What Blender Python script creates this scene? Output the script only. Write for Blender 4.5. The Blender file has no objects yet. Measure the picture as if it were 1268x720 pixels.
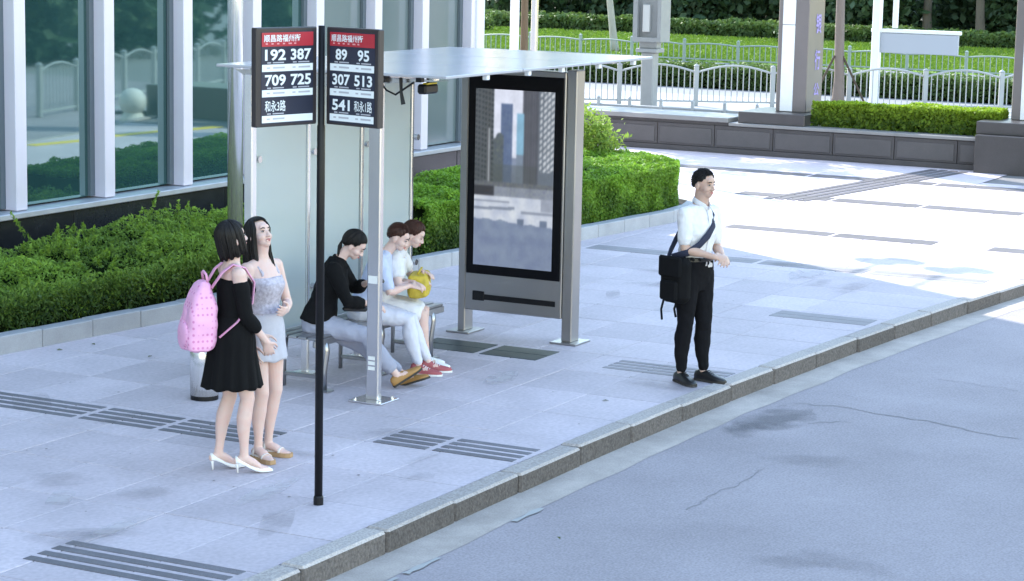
import bpy, bmesh, math, random
import numpy as np
from mathutils import Vector, Matrix, noise
random.seed(7); rng = np.random.default_rng(7)
PI = math.pi
sc = bpy.context.scene
COL = sc.collection

# ------------------------------------------------------------------ camera
# street frame: X runs along the kerb, Y from the road towards the building
CF, CP, CR, CH, CA = 2800.0, math.radians(9.07), math.radians(1.2), 3.65, math.radians(27.5)
_f = np.array([math.cos(CA)*math.cos(CP), math.sin(CA)*math.cos(CP), -math.sin(CP)])
_r0 = np.array([math.sin(CA), -math.cos(CA), 0.0]); _u0 = np.cross(_r0, _f)
_r = _r0*math.cos(CR)+_u0*math.sin(CR); _u = -_r0*math.sin(CR)+_u0*math.cos(CR)
_C = np.array([0, 0, CH])
cam = bpy.data.objects.new('camera', bpy.data.cameras.new('camera')); COL.objects.link(cam)
cam.data.sensor_width = 36; cam.data.lens = 36*CF/1268
cam.data.clip_start = 0.1; cam.data.clip_end = 3000
M = Matrix.Identity(4)
for i in range(3):
    M[i][0] = _r[i]; M[i][1] = _u[i]; M[i][2] = -_f[i]; M[i][3] = _C[i]
cam.matrix_world = M
sc.camera = cam
def ray(x, y): return _f*CF+_r*(x-634)+_u*(360-y)
def gnd(x, y, z=0.0):
    d = ray(x, y); return _C+d*(z-CH)/d[2]
def atX(x, y, X):
    d = ray(x, y); return _C+d*X/d[0]
def atY(x, y, Y):
    d = ray(x, y); return _C+d*Y/d[1]

# ------------------------------------------------------------------ light
SUN_EL, SUN_ROT = math.radians(40), math.atan2(0.51, 0.86)
w = bpy.data.worlds.new("World"); sc.world = w; w.use_nodes = True
nt = w.node_tree; nt.nodes.clear()
sky = nt.nodes.new('ShaderNodeTexSky'); sky.sky_type = 'NISHITA'; sky.sun_disc = False
sky.sun_elevation = SUN_EL; sky.sun_rotation = SUN_ROT
sky.air_density = 1.65; sky.dust_density = 0.3; sky.ozone_density = 0.5
bg = nt.nodes.new('ShaderNodeBackground'); bg.inputs[1].default_value = 0.15
wo = nt.nodes.new('ShaderNodeOutputWorld')
nt.links.new(sky.outputs[0], bg.inputs[0]); nt.links.new(bg.outputs[0], wo.inputs[0])
sun = bpy.data.objects.new('sun', bpy.data.lights.new('sun', 'SUN')); COL.objects.link(sun)
sun.data.energy = 2.0; sun.data.angle = math.radians(0.5); sun.data.color = (1.0, 0.95, 0.87)
sd = Vector((math.sin(SUN_ROT)*math.cos(SUN_EL), math.cos(SUN_ROT)*math.cos(SUN_EL), math.sin(SUN_EL)))
sun.rotation_euler = sd.to_track_quat('Z', 'Y').to_euler()
sc.view_settings.view_transform = 'Standard'; sc.view_settings.look = 'None'
sc.view_settings.exposure = 2.18; sc.view_settings.gamma = 1.0
sc.view_settings.use_curve_mapping = False

# ------------------------------------------------------------------ materials
MATS = {}
def mat(name, col, rough=0.7, metal=0.0, spec=0.5, var=0.0, vscale=6.0, vcol=None, bump=0.0, bscale=40.0,
        rnd=0.0, ior=None, sss=0.0, fine=0.0, fscale=150.0, coat=0.0, sheen=0.0, emis=None, estr=0.0, stretch=None, rvar=0.0):
    if name in MATS: return MATS[name]
    m = bpy.data.materials.new(name); m.use_nodes = True; MATS[name] = m
    t = m.node_tree; b = t.nodes['Principled BSDF']
    b.inputs['Roughness'].default_value = rough; b.inputs['Metallic'].default_value = metal
    b.inputs['Specular IOR Level'].default_value = spec
    if ior: b.inputs['IOR'].default_value = ior
    if sss:
        b.inputs['Subsurface Weight'].default_value = sss
        b.inputs['Subsurface Radius'].default_value = (0.6, 0.25, 0.15); b.inputs['Subsurface Scale'].default_value = 0.012
    if coat: b.inputs['Coat Weight'].default_value = coat
    if sheen: b.inputs['Sheen Weight'].default_value = sheen
    if emis: b.inputs['Emission Color'].default_value = (*emis, 1); b.inputs['Emission Strength'].default_value = estr
    col = (*col, 1)
    b.inputs['Base Color'].default_value = col
    cur = None
    tc = None
    def coords():
        nonlocal tc
        if tc is None:
            g = t.nodes.new('ShaderNodeNewGeometry')
            if stretch:
                mp = t.nodes.new('ShaderNodeMapping'); mp.inputs['Scale'].default_value = stretch
                t.links.new(g.outputs['Position'], mp.inputs[0]); tc = mp.outputs[0]
            else: tc = g.outputs['Position']
        return tc
    def mul(colsock, lo, hi, facsock):
        mr = t.nodes.new('ShaderNodeMapRange'); mr.inputs['To Min'].default_value = lo; mr.inputs['To Max'].default_value = hi
        t.links.new(facsock, mr.inputs['Value'])
        mx = t.nodes.new('ShaderNodeVectorMath'); mx.operation = 'SCALE'
        if colsock is None: mx.inputs[0].default_value = col[:3]
        else: t.links.new(colsock, mx.inputs[0])
        t.links.new(mr.outputs[0], mx.inputs['Scale']); return mx.outputs[0]
    if vcol is not None or var:
        n = t.nodes.new('ShaderNodeTexNoise'); n.inputs['Scale'].default_value = vscale; n.inputs['Detail'].default_value = 6
        n.inputs['Roughness'].default_value = 0.62
        t.links.new(coords(), n.inputs['Vector'])
        if vcol is not None:
            cr = t.nodes.new('ShaderNodeValToRGB'); cr.color_ramp.elements[0].position = 0.38; cr.color_ramp.elements[1].position = 0.66
            cr.color_ramp.elements[0].color = col; cr.color_ramp.elements[1].color = (*vcol, 1)
            t.links.new(n.outputs['Fac'], cr.inputs[0]); cur = cr.outputs[0]
        if var:
            ctr = t.nodes.new('ShaderNodeMapRange'); ctr.inputs['From Min'].default_value = 0.28; ctr.inputs['From Max'].default_value = 0.72
            t.links.new(n.outputs['Fac'], ctr.inputs['Value'])
            cur = mul(cur, 1-var, 1+var, ctr.outputs[0])
        if rvar:
            rr = t.nodes.new('ShaderNodeMapRange'); rr.inputs['From Min'].default_value = 0.3; rr.inputs['From Max'].default_value = 0.7
            rr.inputs['To Min'].default_value = max(0.02, rough-rvar); rr.inputs['To Max'].default_value = rough+rvar
            t.links.new(n.outputs['Fac'], rr.inputs['Value']); t.links.new(rr.outputs[0], b.inputs['Roughness'])
    if fine:
        n2 = t.nodes.new('ShaderNodeTexNoise'); n2.inputs['Scale'].default_value = fscale; n2.inputs['Detail'].default_value = 3
        t.links.new(coords(), n2.inputs['Vector'])
        c2 = t.nodes.new('ShaderNodeMapRange'); c2.inputs['From Min'].default_value = 0.3; c2.inputs['From Max'].default_value = 0.7
        t.links.new(n2.outputs['Fac'], c2.inputs['Value'])
        cur = mul(cur, 1-fine, 1+fine, c2.outputs[0])
    if rnd:
        oi = t.nodes.new('ShaderNodeObjectInfo'); cur = mul(cur, 1-rnd, 1+rnd, oi.outputs['Random'])
    if cur is not None: t.links.new(cur, b.inputs['Base Color'])
    if bump:
        n3 = t.nodes.new('ShaderNodeTexNoise'); n3.inputs['Scale'].default_value = bscale; n3.inputs['Detail'].default_value = 4
        t.links.new(coords(), n3.inputs['Vector'])
        bp = t.nodes.new('ShaderNodeBump'); bp.inputs['Strength'].default_value = bump; bp.inputs['Distance'].default_value = 0.02
        t.links.new(n3.outputs['Fac'], bp.inputs['Height']); t.links.new(bp.outputs[0], b.inputs['Normal'])
    return m

def softmat(name, col, alpha=0.6, scale=6.0, rough=0.9):
    # a stain that fades out towards its ragged edge
    if name in MATS: return MATS[name]
    m = bpy.data.materials.new(name); m.use_nodes = True; MATS[name] = m; t = m.node_tree; b = t.nodes['Principled BSDF']; o = t.nodes['Material Output']
    b.inputs['Base Color'].default_value = (*col, 1); b.inputs['Roughness'].default_value = rough; b.inputs['Specular IOR Level'].default_value = 0.15
    tc = t.nodes.new('ShaderNodeTexCoord'); vm = t.nodes.new('ShaderNodeVectorMath'); vm.operation = 'MULTIPLY_ADD'
    vm.inputs[1].default_value = (2, 2, 0); vm.inputs[2].default_value = (-1, -1, 0); t.links.new(tc.outputs['Generated'], vm.inputs[0])
    ln = t.nodes.new('ShaderNodeVectorMath'); ln.operation = 'LENGTH'; t.links.new(vm.outputs[0], ln.inputs[0])
    g = t.nodes.new('ShaderNodeNewGeometry'); n = t.nodes.new('ShaderNodeTexNoise'); n.inputs['Scale'].default_value = scale; n.inputs['Detail'].default_value = 6; t.links.new(g.outputs['Position'], n.inputs['Vector'])
    ad = t.nodes.new('ShaderNodeMath'); ad.operation = 'MULTIPLY_ADD'; ad.inputs[1].default_value = 1.5; t.links.new(n.outputs['Fac'], ad.inputs[0]); t.links.new(ln.outputs['Value'], ad.inputs[2])
    mr = t.nodes.new('ShaderNodeMapRange'); mr.inputs['From Min'].default_value = 1.55; mr.inputs['From Max'].default_value = 0.95; mr.inputs['To Min'].default_value = 0; mr.inputs['To Max'].default_value = alpha
    t.links.new(ad.outputs[0], mr.inputs['Value'])
    tr = t.nodes.new('ShaderNodeBsdfTransparent'); ms = t.nodes.new('ShaderNodeMixShader'); t.links.new(mr.outputs[0], ms.inputs[0]); t.links.new(tr.outputs[0], ms.inputs[1]); t.links.new(b.outputs[0], ms.inputs[2]); t.links.new(ms.outputs[0], o.inputs[0])
    return m

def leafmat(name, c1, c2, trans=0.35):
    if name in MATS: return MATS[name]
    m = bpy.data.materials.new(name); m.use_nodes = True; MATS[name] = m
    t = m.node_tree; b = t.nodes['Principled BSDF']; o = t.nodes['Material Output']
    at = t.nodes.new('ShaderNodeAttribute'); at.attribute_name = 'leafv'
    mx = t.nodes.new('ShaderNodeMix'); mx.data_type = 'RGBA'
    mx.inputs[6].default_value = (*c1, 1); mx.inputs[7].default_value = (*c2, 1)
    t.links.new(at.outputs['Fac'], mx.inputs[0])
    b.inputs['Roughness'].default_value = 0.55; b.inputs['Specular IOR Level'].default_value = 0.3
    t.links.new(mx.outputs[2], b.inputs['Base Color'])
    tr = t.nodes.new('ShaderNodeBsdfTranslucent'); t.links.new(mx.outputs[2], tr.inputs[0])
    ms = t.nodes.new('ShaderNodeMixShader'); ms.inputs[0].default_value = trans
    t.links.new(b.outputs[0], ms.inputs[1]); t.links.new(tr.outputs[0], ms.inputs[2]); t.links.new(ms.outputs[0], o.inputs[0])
    return m

# ------------------------------------------------------------------ mesh helpers
class MB:
    def __init__(s): s.v = []; s.f = []; s.mi = []
    def add(s, vs, fs, mi=0):
        o = len(s.v); s.v += [tuple(p) for p in vs]; s.f += [tuple(i+o for i in f) for f in fs]; s.mi += [mi]*len(fs); return s
    def box(s, x0, x1, y0, y1, z0, z1, mi=0):
        v = [(x, y, z) for z in (z0, z1) for y in (y0, y1) for x in (x0, x1)]
        return s.add(v, [(0, 2, 3, 1), (4, 5, 7, 6), (0, 1, 5, 4), (2, 6, 7, 3), (0, 4, 6, 2), (1, 3, 7, 5)], mi)
    def cbox(s, x0, x1, y0, y1, z0, z1, c=0.01, mi=0, mat4=None):
        # chamfered box
        c = min(c, (x1-x0)*.45, (y1-y0)*.45, (z1-z0)*.45)
        bm = bmesh.new(); bmesh.ops.create_cube(bm, size=1)
        for q in bm.verts: q.co = Vector((x0 if q.co.x < 0 else x1, y0 if q.co.y < 0 else y1, z0 if q.co.z < 0 else z1))
        bmesh.ops.bevel(bm, geom=bm.edges[:], offset=c, segments=1, affect='EDGES', profile=0.5)
        if mat4 is not None: bm.transform(mat4)
        bm.verts.index_update()
        s.add([q.co[:] for q in bm.verts], [[q.index for q in f.verts] for f in bm.faces], mi); bm.free(); return s
    def prism(s, poly, z0, z1, mi=0):
        n = len(poly); v = [(p[0], p[1], z0) for p in poly]+[(p[0], p[1], z1) for p in poly]
        return s.add(v, [tuple(range(n-1, -1, -1)), tuple(range(n, 2*n))]+[(i, (i+1) % n, n+(i+1) % n, n+i) for i in range(n)], mi)
    def cyl(s, x, y, z0, z1, r0, r1=None, n=20, mi=0):
        r1 = r0 if r1 is None else r1
        return s.lathe([(r0, z0), (r1, z1)], x, y, n, mi)
    def lathe(s, prof, x=0, y=0, n=24, mi=0):
        v = []; f = []
        for r, z in prof:
            v += [(x+r*math.cos(2*PI*i/n), y+r*math.sin(2*PI*i/n), z) for i in range(n)]
        for k in range(len(prof)-1):
            f += [(k*n+i, k*n+(i+1) % n, (k+1)*n+(i+1) % n, (k+1)*n+i) for i in range(n)]
        f += [tuple(range(n-1, -1, -1)), tuple(range((len(prof)-1)*n, len(prof)*n))]
        return s.add(v, f, mi)
    def tube(s, pts, rad, n=10, side=None, mi=0, round_ends=False):
        # pts list of 3-vectors; rad list of r or (ra, rb); side = direction of the ra axis
        pts = [Vector(p) for p in pts]
        if not isinstance(rad, (list, tuple)): rad = [rad]*len(pts)
        rad = [(r, r) if not isinstance(r, (tuple, list)) else tuple(r) for r in rad]
        if round_ends:
            d0 = (pts[0]-pts[1]).normalized(); d1 = (pts[-1]-pts[-2]).normalized()
            a = [pts[0]+d0*(sum(rad[0])/2*h) for h in (0.92, 0.62)]; ar = [tuple(q*h for q in rad[0]) for h in (0.38, 0.79)]
            b = [pts[-1]+d1*(sum(rad[-1])/2*h) for h in (0.62, 0.92)]; br = [tuple(q*h for q in rad[-1]) for h in (0.79, 0.38)]
            pts = a+pts+b; rad = ar+rad+br
        v = []; f = []; pa = None
        for i, p in enumerate(pts):
            d = (pts[min(i+1, len(pts)-1)]-pts[max(i-1, 0)]).normalized()
            if side is not None: a = Vector(side)
            elif pa is not None: a = pa
            else: a = Vector((0, 0, 1)) if abs(d.z) < 0.9 else Vector((1, 0, 0))
            a = (a-d*a.dot(d)).normalized(); b = d.cross(a); pa = a
            for k in range(n):
                t = 2*PI*k/n; v.append(p+a*(math.cos(t)*rad[i][0])+b*(math.sin(t)*rad[i][1]))
        m = len(pts)
        for i in range(m-1): f += [(i*n+k, i*n+(k+1) % n, (i+1)*n+(k+1) % n, (i+1)*n+k) for k in range(n)]
        f += [tuple(range(n-1, -1, -1)), tuple(range((m-1)*n, m*n))]
        return s.add(v, f, mi)
    def ell(s, c, r, R=None, n=16, m=10, mi=0):
        c = Vector(c); v = []; f = []
        def P(t, p):
            q = Vector((r[0]*math.sin(t)*math.cos(p), r[1]*math.sin(t)*math.sin(p), r[2]*math.cos(t)))
            return c+(R@q if R is not None else q)
        v.append(P(0, 0))
        for i in range(1, m):
            for k in range(n): v.append(P(PI*i/m, 2*PI*k/n))
        v.append(P(PI, 0)); L = len(v)-1
        for k in range(n):
            f.append((0, 1+k, 1+(k+1) % n)); f.append((L, L-n+(k+1) % n, L-n+k))
        for i in range(m-2):
            for k in range(n): f.append((1+i*n+k, 1+(i+1)*n+k, 1+(i+1)*n+(k+1) % n, 1+i*n+(k+1) % n))
        return s.add(v, f, mi)
    def mesh(s, name, mats, smooth=False):
        me = bpy.data.meshes.new(name); me.from_pydata([tuple(p) for p in s.v], [], s.f)
        for q in (mats if isinstance(mats, (list, tuple)) else [mats]): me.materials.append(q)
        if len(me.materials) > 1: me.polygons.foreach_set('material_index', s.mi)
        if smooth: me.shade_smooth()
        me.update(); return me
    def build(s, name, mats, parent=None, loc=None, rot=None, smooth=False):
        if isinstance(loc, bool): smooth, loc = loc, None
        return link(name, s.mesh(name, mats, smooth), parent, loc, rot)
def link(name, me, parent=None, loc=None, rot=None):
    o = bpy.data.objects.new(name, me); COL.objects.link(o)
    if parent is not None: o.parent = parent
    if loc is not None: o.location = loc
    if rot is not None: o.rotation_euler = rot
    return o
def thing(name, label, cat, loc=(0, 0, 0), rz=0.0, group=None):
    o = link(name, None, None, loc, (0, 0, rz)); return tag(o, label, cat, group)
def tag(o, label, cat, group=None):
    o['label'] = label; o['category'] = cat
    if group: o['group'] = group
    return o
def struct(o): o['kind'] = 'structure'; return o
def smooth_angle(o, deg=40):
    me = o.data; me.shade_smooth()
    bm = bmesh.new(); bm.from_mesh(me)
    for e in bm.edges:
        if len(e.link_faces) == 2 and e.calc_face_angle(0) > math.radians(deg): e.smooth = False
    bm.to_mesh(me); bm.free(); return o
def text_mesh(body, w, h, bold=0.0):
    # lettering as a flat mesh centred on the origin, fitted to w x h
    cu = bpy.data.curves.new('lettering', 'FONT'); cu.body = body; cu.offset = bold; cu.resolution_u = 3
    o = bpy.data.objects.new('lettering', cu); COL.objects.link(o)
    dg = bpy.context.evaluated_depsgraph_get(); dg.update()
    me = bpy.data.meshes.new_from_object(o.evaluated_get(dg))
    bpy.data.objects.remove(o); bpy.data.curves.remove(cu)
    n = len(me.vertices); co = np.zeros(n*3); me.vertices.foreach_get('co', co); co = co.reshape(-1, 3)
    lo = co.min(0); hi = co.max(0); s_ = np.maximum(hi-lo, 1e-6)
    co[:, 0] = (co[:, 0]-(lo[0]+hi[0])/2)/s_[0]*w; co[:, 1] = (co[:, 1]-(lo[1]+hi[1])/2)/s_[1]*h; co[:, 2] = 0
    me.vertices.foreach_set('co', co.ravel()); me.materials.clear(); me.update(); return me

# ------------------------------------------------------------------ foliage helper
def leaves(name, pts, nrm, size, m, parent, aspect=2.2, jit=0.9, shade=None, up=0.0, double=False):
    """pts Nx3, nrm Nx3 preferred normals; one thin diamond per point"""
    n = len(pts)
    d = rng.normal(size=(n, 3)); d[:, 2] += up; d /= np.linalg.norm(d, axis=1)[:, None]
    nn = nrm+jit*rng.normal(size=(n, 3)); nn /= np.linalg.norm(nn, axis=1)[:, None]
    a = np.cross(nn, d); a /= np.maximum(np.linalg.norm(a, axis=1), 1e-6)[:, None]
    l = np.cross(a, nn); sz = size*(0.6+0.8*rng.random(n))[:, None]
    p0 = pts-l*sz*0.5; p2 = pts+l*sz*0.5; p1 = pts+a*sz/aspect*0.5+nn*sz*0.08; p3 = pts-a*sz/aspect*0.5+nn*sz*0.08
    v = np.stack([p0, p1, p2, p3], 1).reshape(-1, 3)
    me = bpy.data.meshes.new(name); me.vertices.add(4*n); me.vertices.foreach_set('co', v.ravel().astype(np.float32))
    me.loops.add(4*n); me.loops.foreach_set('vertex_index', np.arange(4*n, dtype=np.int32))
    me.polygons.add(n); me.polygons.foreach_set('loop_start', np.arange(0, 4*n, 4, dtype=np.int32))
    at = me.attributes.new('leafv', 'FLOAT', 'FACE')
    sv = rng.random(n)*0.6 if shade is None else np.clip(shade+0.35*(rng.random(n)-0.5), 0, 1)
    at.data.foreach_set('value', sv.astype(np.float32))
    me.materials.append(m); me.update(calc_edges=True); me.validate()
    return link(name, me, parent)
def vnoise(x, y, s, seed=0.0):
    return np.array([noise.noise(Vector((a*s+seed, b*s-seed, seed*1.7))) for a, b in zip(x, y)])

# ================================================================== SETTING
STONE = mat('pavement_stone', (0.50, 0.44, 0.475), 0.75, spec=0.2, var=0.14, vscale=1.1, fine=0.10, fscale=30, rnd=0.09, bump=0.05, bscale=120, rvar=0.1)
DARKST = mat('dark_granite_strip', (0.155, 0.148, 0.165), 0.6, spec=0.3, var=0.18, vscale=3, fine=0.2, fscale=160, rnd=0.10)
FARST = mat('sunlit_band_darkened', (0.12, 0.11, 0.115), 0.7, spec=0.2, var=0.12, vscale=3, fine=0.12, rnd=0.08)  # sunlit copy of the grey band, colour darkened to hold against the glare
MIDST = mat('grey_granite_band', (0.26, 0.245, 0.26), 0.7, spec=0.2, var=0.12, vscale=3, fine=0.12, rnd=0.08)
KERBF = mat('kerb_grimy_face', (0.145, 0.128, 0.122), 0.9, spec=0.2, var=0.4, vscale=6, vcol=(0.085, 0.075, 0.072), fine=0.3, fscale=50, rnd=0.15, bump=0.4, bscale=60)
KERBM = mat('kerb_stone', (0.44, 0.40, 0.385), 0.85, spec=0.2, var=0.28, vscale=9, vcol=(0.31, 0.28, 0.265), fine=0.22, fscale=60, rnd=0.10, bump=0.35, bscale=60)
ASPH = mat('asphalt', (0.315, 0.285, 0.305), 0.9, spec=0.15, var=0.12, vscale=0.8, fine=0.17, fscale=60, bump=0.12, bscale=220)
GUTTER = mat('gutter_concrete', (0.37, 0.325, 0.30), 0.85, var=0.25, vscale=2.2, fine=0.12, fscale=80)
SOIL = mat('soil', (0.055, 0.045, 0.035), 0.95, var=0.3, vscale=8)
ROADZ = -0.13
def yk(x): return 7.0-0.0059*max(0.0, x-13.6)**2
g = MB(); g.add([(-900, -900, -0.16), (1200, -900, -0.16), (1200, 900, -0.16), (-900, 900, -0.16)], [(0, 1, 2, 3)])
struct(g.build('ground', mat('far_ground', (0.2, 0.2, 0.2), 0.9, var=0.2, vscale=0.2)))

# road sheet (near side), its edge following the kerb
xs = np.arange(-30, 44.01, 1.0)
m = MB(); vs = []; 
for x in xs: vs += [(x, -26, ROADZ), (x, yk(x)-0.10, ROADZ)]
m.add(vs, [(2*i, 2*i+2, 2*i+3, 2*i+1) for i in range(len(xs)-1)])
road = struct(m.build('road', ASPH))
# concrete gutter strip beside the kerb
m = MB(); vs = []; gx = np.arange(-4, 40, 0.25)
for x in gx: vs += [(x, yk(x)-0.12, ROADZ+0.0025), (x, yk(x)-0.47+0.035*noise.noise(Vector((x*1.3, 0, 0))), ROADZ+0.0025)]
m.add(vs, [(2*i, 2*i+1, 2*i+3, 2*i+2) for i in range(len(gx)-1)])
m.build('gutter', GUTTER, road)
def patch(name, cx, cy, rx, ry, ang, z, mt, seed, n=40, amp=0.35):
    pts = []
    for i in range(n):
        t = 2*PI*i/n; k = 1+amp*noise.noise(Vector((math.cos(t)*1.6+seed, math.sin(t)*1.6, seed)))+0.5*amp*noise.noise(Vector((math.cos(t)*5+seed, math.sin(t)*5, 3)))
        a, b = rx*k*math.cos(t), ry*k*math.sin(t)
        pts.append((cx+a*math.cos(ang)-b*math.sin(ang), cy+a*math.sin(ang)+b*math.cos(ang), z))
    return MB().add(pts, [tuple(range(n))]).build(name, mt, road)
WET = softmat('damp_asphalt', (0.16, 0.155, 0.165), 0.42, 5.0)
p = gnd(935, 520, ROADZ); patch('damp_patch', p[0]+.05, p[1]-0.10, 0.62, 0.34, 0.25, ROADZ+0.0035, WET, 1.3)
p = gnd(905, 530, ROADZ); patch('damp_patch', p[0], p[1]-.1, 0.36, 0.2, 0.1, ROADZ+0.0042, WET, 4.3)
for k in range(14):
    patch('oil_stain', random.uniform(10.5, 21), random.uniform(1.5, 6.1), random.uniform(.15, .6), random.uniform(.1, .35), random.uniform(0, 3), ROADZ+0.0048+k*.0003, softmat('oil_stain', (0.18, 0.17, 0.18), 0.15, 4.0), k*1.7)
# cracks: thin wandering strips
def crack(pix, wd, seed):
    P3 = [Vector(gnd(x, y, ROADZ)) for x, y in pix]; L = []
    for a, b in zip(P3[:-1], P3[1:]):
        for k in range(10): L.append(a.lerp(b, k/10))
    vs = []; 
    for i, q in enumerate(L):
        d = (L[min(i+1, len(L)-1)]-L[max(0, i-1)]).normalized(); s_ = Vector((-d.y, d.x, 0))
        q = q+s_*0.06*noise.noise(Vector((i*0.35, seed, 0)))
        ww = wd*(0.5+abs(noise.noise(Vector((i*0.5, seed, 5))))*1.6)
        vs += [q+s_*ww, q-s_*ww]
    vs = [(a.x, a.y, ROADZ+0.003) for a in vs]
    MB().add(vs, [(2*i, 2*i+1, 2*i+3, 2*i+2) for i in range(len(L)-1)]).build('crack', mat('crack', (0.23, 0.215, 0.225), 0.9), road)
crack([(985, 500), (1050, 505), (1080, 512), (1150, 522), (1215, 537), (1268, 545)], 0.010, 1)
crack([(1000, 525), (1040, 522), (1055, 524)], 0.006, 2)
crack([(850, 632), (880, 615), (930, 592), (945, 580)], 0.005, 3)
crack([(1160, 470), (1200, 475), (1268, 486)], 0.005, 6)
# worn white line fragments by the gutter
WORN = mat('worn_road_paint', (0.40, 0.40, 0.40), 0.8, var=0.25, vscale=14, vcol=(0.31, 0.31, 0.31))
for k, (x0, x1, off) in enumerate([(10.2, 11.1, .50), (11.2, 11.6, .50), (12.6, 13.0, .49), (9.0, 9.9, .50)]):
    n = 14; vs = []
    for i in range(n+1):
        x = x0+(x1-x0)*i/n; k1 = 0.035*(0.4+abs(noise.noise(Vector((x*4, k, 0))))*1.2)
        vs += [(x, yk(x)-off+k1, ROADZ+0.009), (x, yk(x)-off-k1, ROADZ+0.009)]
    MB().add(vs, [(2*i, 2*i+1, 2*i+3, 2*i+2) for i in range(n)]).build('worn_line', WORN, road)

# kerb: one object per kerb stone
kerb = struct(link('kerb', None, None, (0, 0, 0)))
x = 7.0; kj = 0
while x < 36:
    L = 0.90+0.05*math.sin(kj*2.1); x1 = x+L-0.012; y0, y1 = yk(x), yk(x1); dz = 0.006*math.sin(kj*1.7)+0.004*random.random(); dy = 0.006*random.uniform(-1, 1)
    a = math.atan2(y1-y0, x1-x); ln = math.hypot(x1-x, y1-y0)
    mb = MB().cbox(0, ln, -0.17, -0.002, -0.19, 0.012+dz, 0.016)
    bm_v = []
    for (px_, py_, pz_) in mb.v:
        j = 0.006*noise.noise(Vector((px_*7+kj, py_*9, pz_*9))); bm_v.append((px_+j*0.4, py_+j, pz_+j*0.7))
    mb.v = bm_v
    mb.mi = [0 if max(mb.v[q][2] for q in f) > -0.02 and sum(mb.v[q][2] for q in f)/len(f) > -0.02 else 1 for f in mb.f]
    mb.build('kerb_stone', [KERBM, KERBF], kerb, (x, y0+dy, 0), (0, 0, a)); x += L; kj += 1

# pavement: bed sheet with single slabs on it
m = MB(); vs = []; px_ = np.arange(-20, 35.4, 0.7)
for x in px_: vs += [(x, yk(x)-0.01, -0.012), (x, 26, -0.012)]
m.add(vs, [(2*i, 2*i+2, 2*i+3, 2*i+1) for i in range(len(px_)-1)])
pavement = struct(m.build('pavement', mat('joint_mortar', (0.17, 0.165, 0.17), 0.9, var=0.15, vscale=9)))
SX, SY = 0.80, 0.62
slab_me = MB().cbox(0.004, SX-0.004, 0.004, SY-0.004, -0.03, 0.0, 0.004).mesh('slab', STONE)
ix = 0; x = 8.0; nsl = 0
while x < 33.6:
    for j in range(0, 9):
        if j == 0:
            a0, a1 = yk(x), yk(x+SX); top = 7.62
            poly = [(x+0.004, a0+0.004), (x+SX-0.004, a1+0.004), (x+SX-0.004, top-0.004), (x+0.004, top-0.004)]
            MB().prism(poly, -0.03, random.uniform(-0.001, 0.001)).build('slab', STONE, pavement)
        else:
            y = 7.62+(j-1)*SY
            if (x > 28.2 and j > 3) or (j == 8 and x > 24.5): continue
            link('slab', slab_me, pavement, (x, y, random.uniform(-0.0012, 0.0012)))
    x += SX
# the wide plaza behind, beyond where slabs can be told apart
m = MB(); m.add([(28.0, 11.97, -0.001), (36.0, 11.97, -0.001), (36.0, 26, -0.001), (28.0, 26, -0.001)], [(0, 1, 2, 3)])
m.add([(27.2, 9.49, -0.002), (36, 9.49, -0.002), (36, 11.97, -0.002), (27.2, 11.97, -0.002)], [(0, 1, 2, 3)])
m.build('plaza_paving', STONE, pavement)
# dark strips set in the paving, each strip an object
def strips(x0, x1, ya, yb, n=4, mt=DARKST, gap=0.40, gaps=(), z=0.004):
    pitch = (x1-x0)/n; wd = pitch*(1-gap); yy = sorted([ya, yb]); cuts = [yy[0]]+sorted(gaps)+[yy[1]]
    for k in range(n):
        a = x0+k*pitch
        for c in range(len(cuts)-1):
            s0 = cuts[c]+(0.03 if c else 0); s1 = cuts[c+1]-(0.03 if c < len(cuts)-2 else 0)
            MB().cbox(a, a+wd, s0, s1, -0.01, z, 0.002).build('paving_strip', mt, pavement)
strips(13.08, 13.56, 8.85, 12.2, gaps=(9.72, 10.45))
strips(13.60, 14.08, 7.05, 8.18, gaps=(7.72,))
strips(9.93, 10.44, 7.08, 8.32)
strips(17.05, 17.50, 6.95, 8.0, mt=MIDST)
strips(17.02, 17.50, 8.62, 9.85, n=2, mt=mat('polished_granite', (0.06, 0.07, 0.075), 0.4, spec=0.08, var=0.2, vscale=5), gap=0.05, gaps=(9.2,))
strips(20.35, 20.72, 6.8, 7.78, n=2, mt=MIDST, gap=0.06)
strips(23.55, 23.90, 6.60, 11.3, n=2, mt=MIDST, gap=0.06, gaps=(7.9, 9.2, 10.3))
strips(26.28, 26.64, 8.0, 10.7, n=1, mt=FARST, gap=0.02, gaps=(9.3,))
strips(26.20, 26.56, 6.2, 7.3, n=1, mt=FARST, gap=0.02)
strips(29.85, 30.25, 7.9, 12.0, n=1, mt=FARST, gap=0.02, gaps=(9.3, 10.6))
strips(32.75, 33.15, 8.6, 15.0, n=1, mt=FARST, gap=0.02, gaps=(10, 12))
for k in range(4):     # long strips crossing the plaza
    MB().prism([(29.6, 11.35-k*.17), (35.0, 10.62-k*.17), (35.0, 10.73-k*.17), (29.6, 11.46-k*.17)], -0.012, 0.008).build('paving_strip', FARST, pavement)
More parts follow.
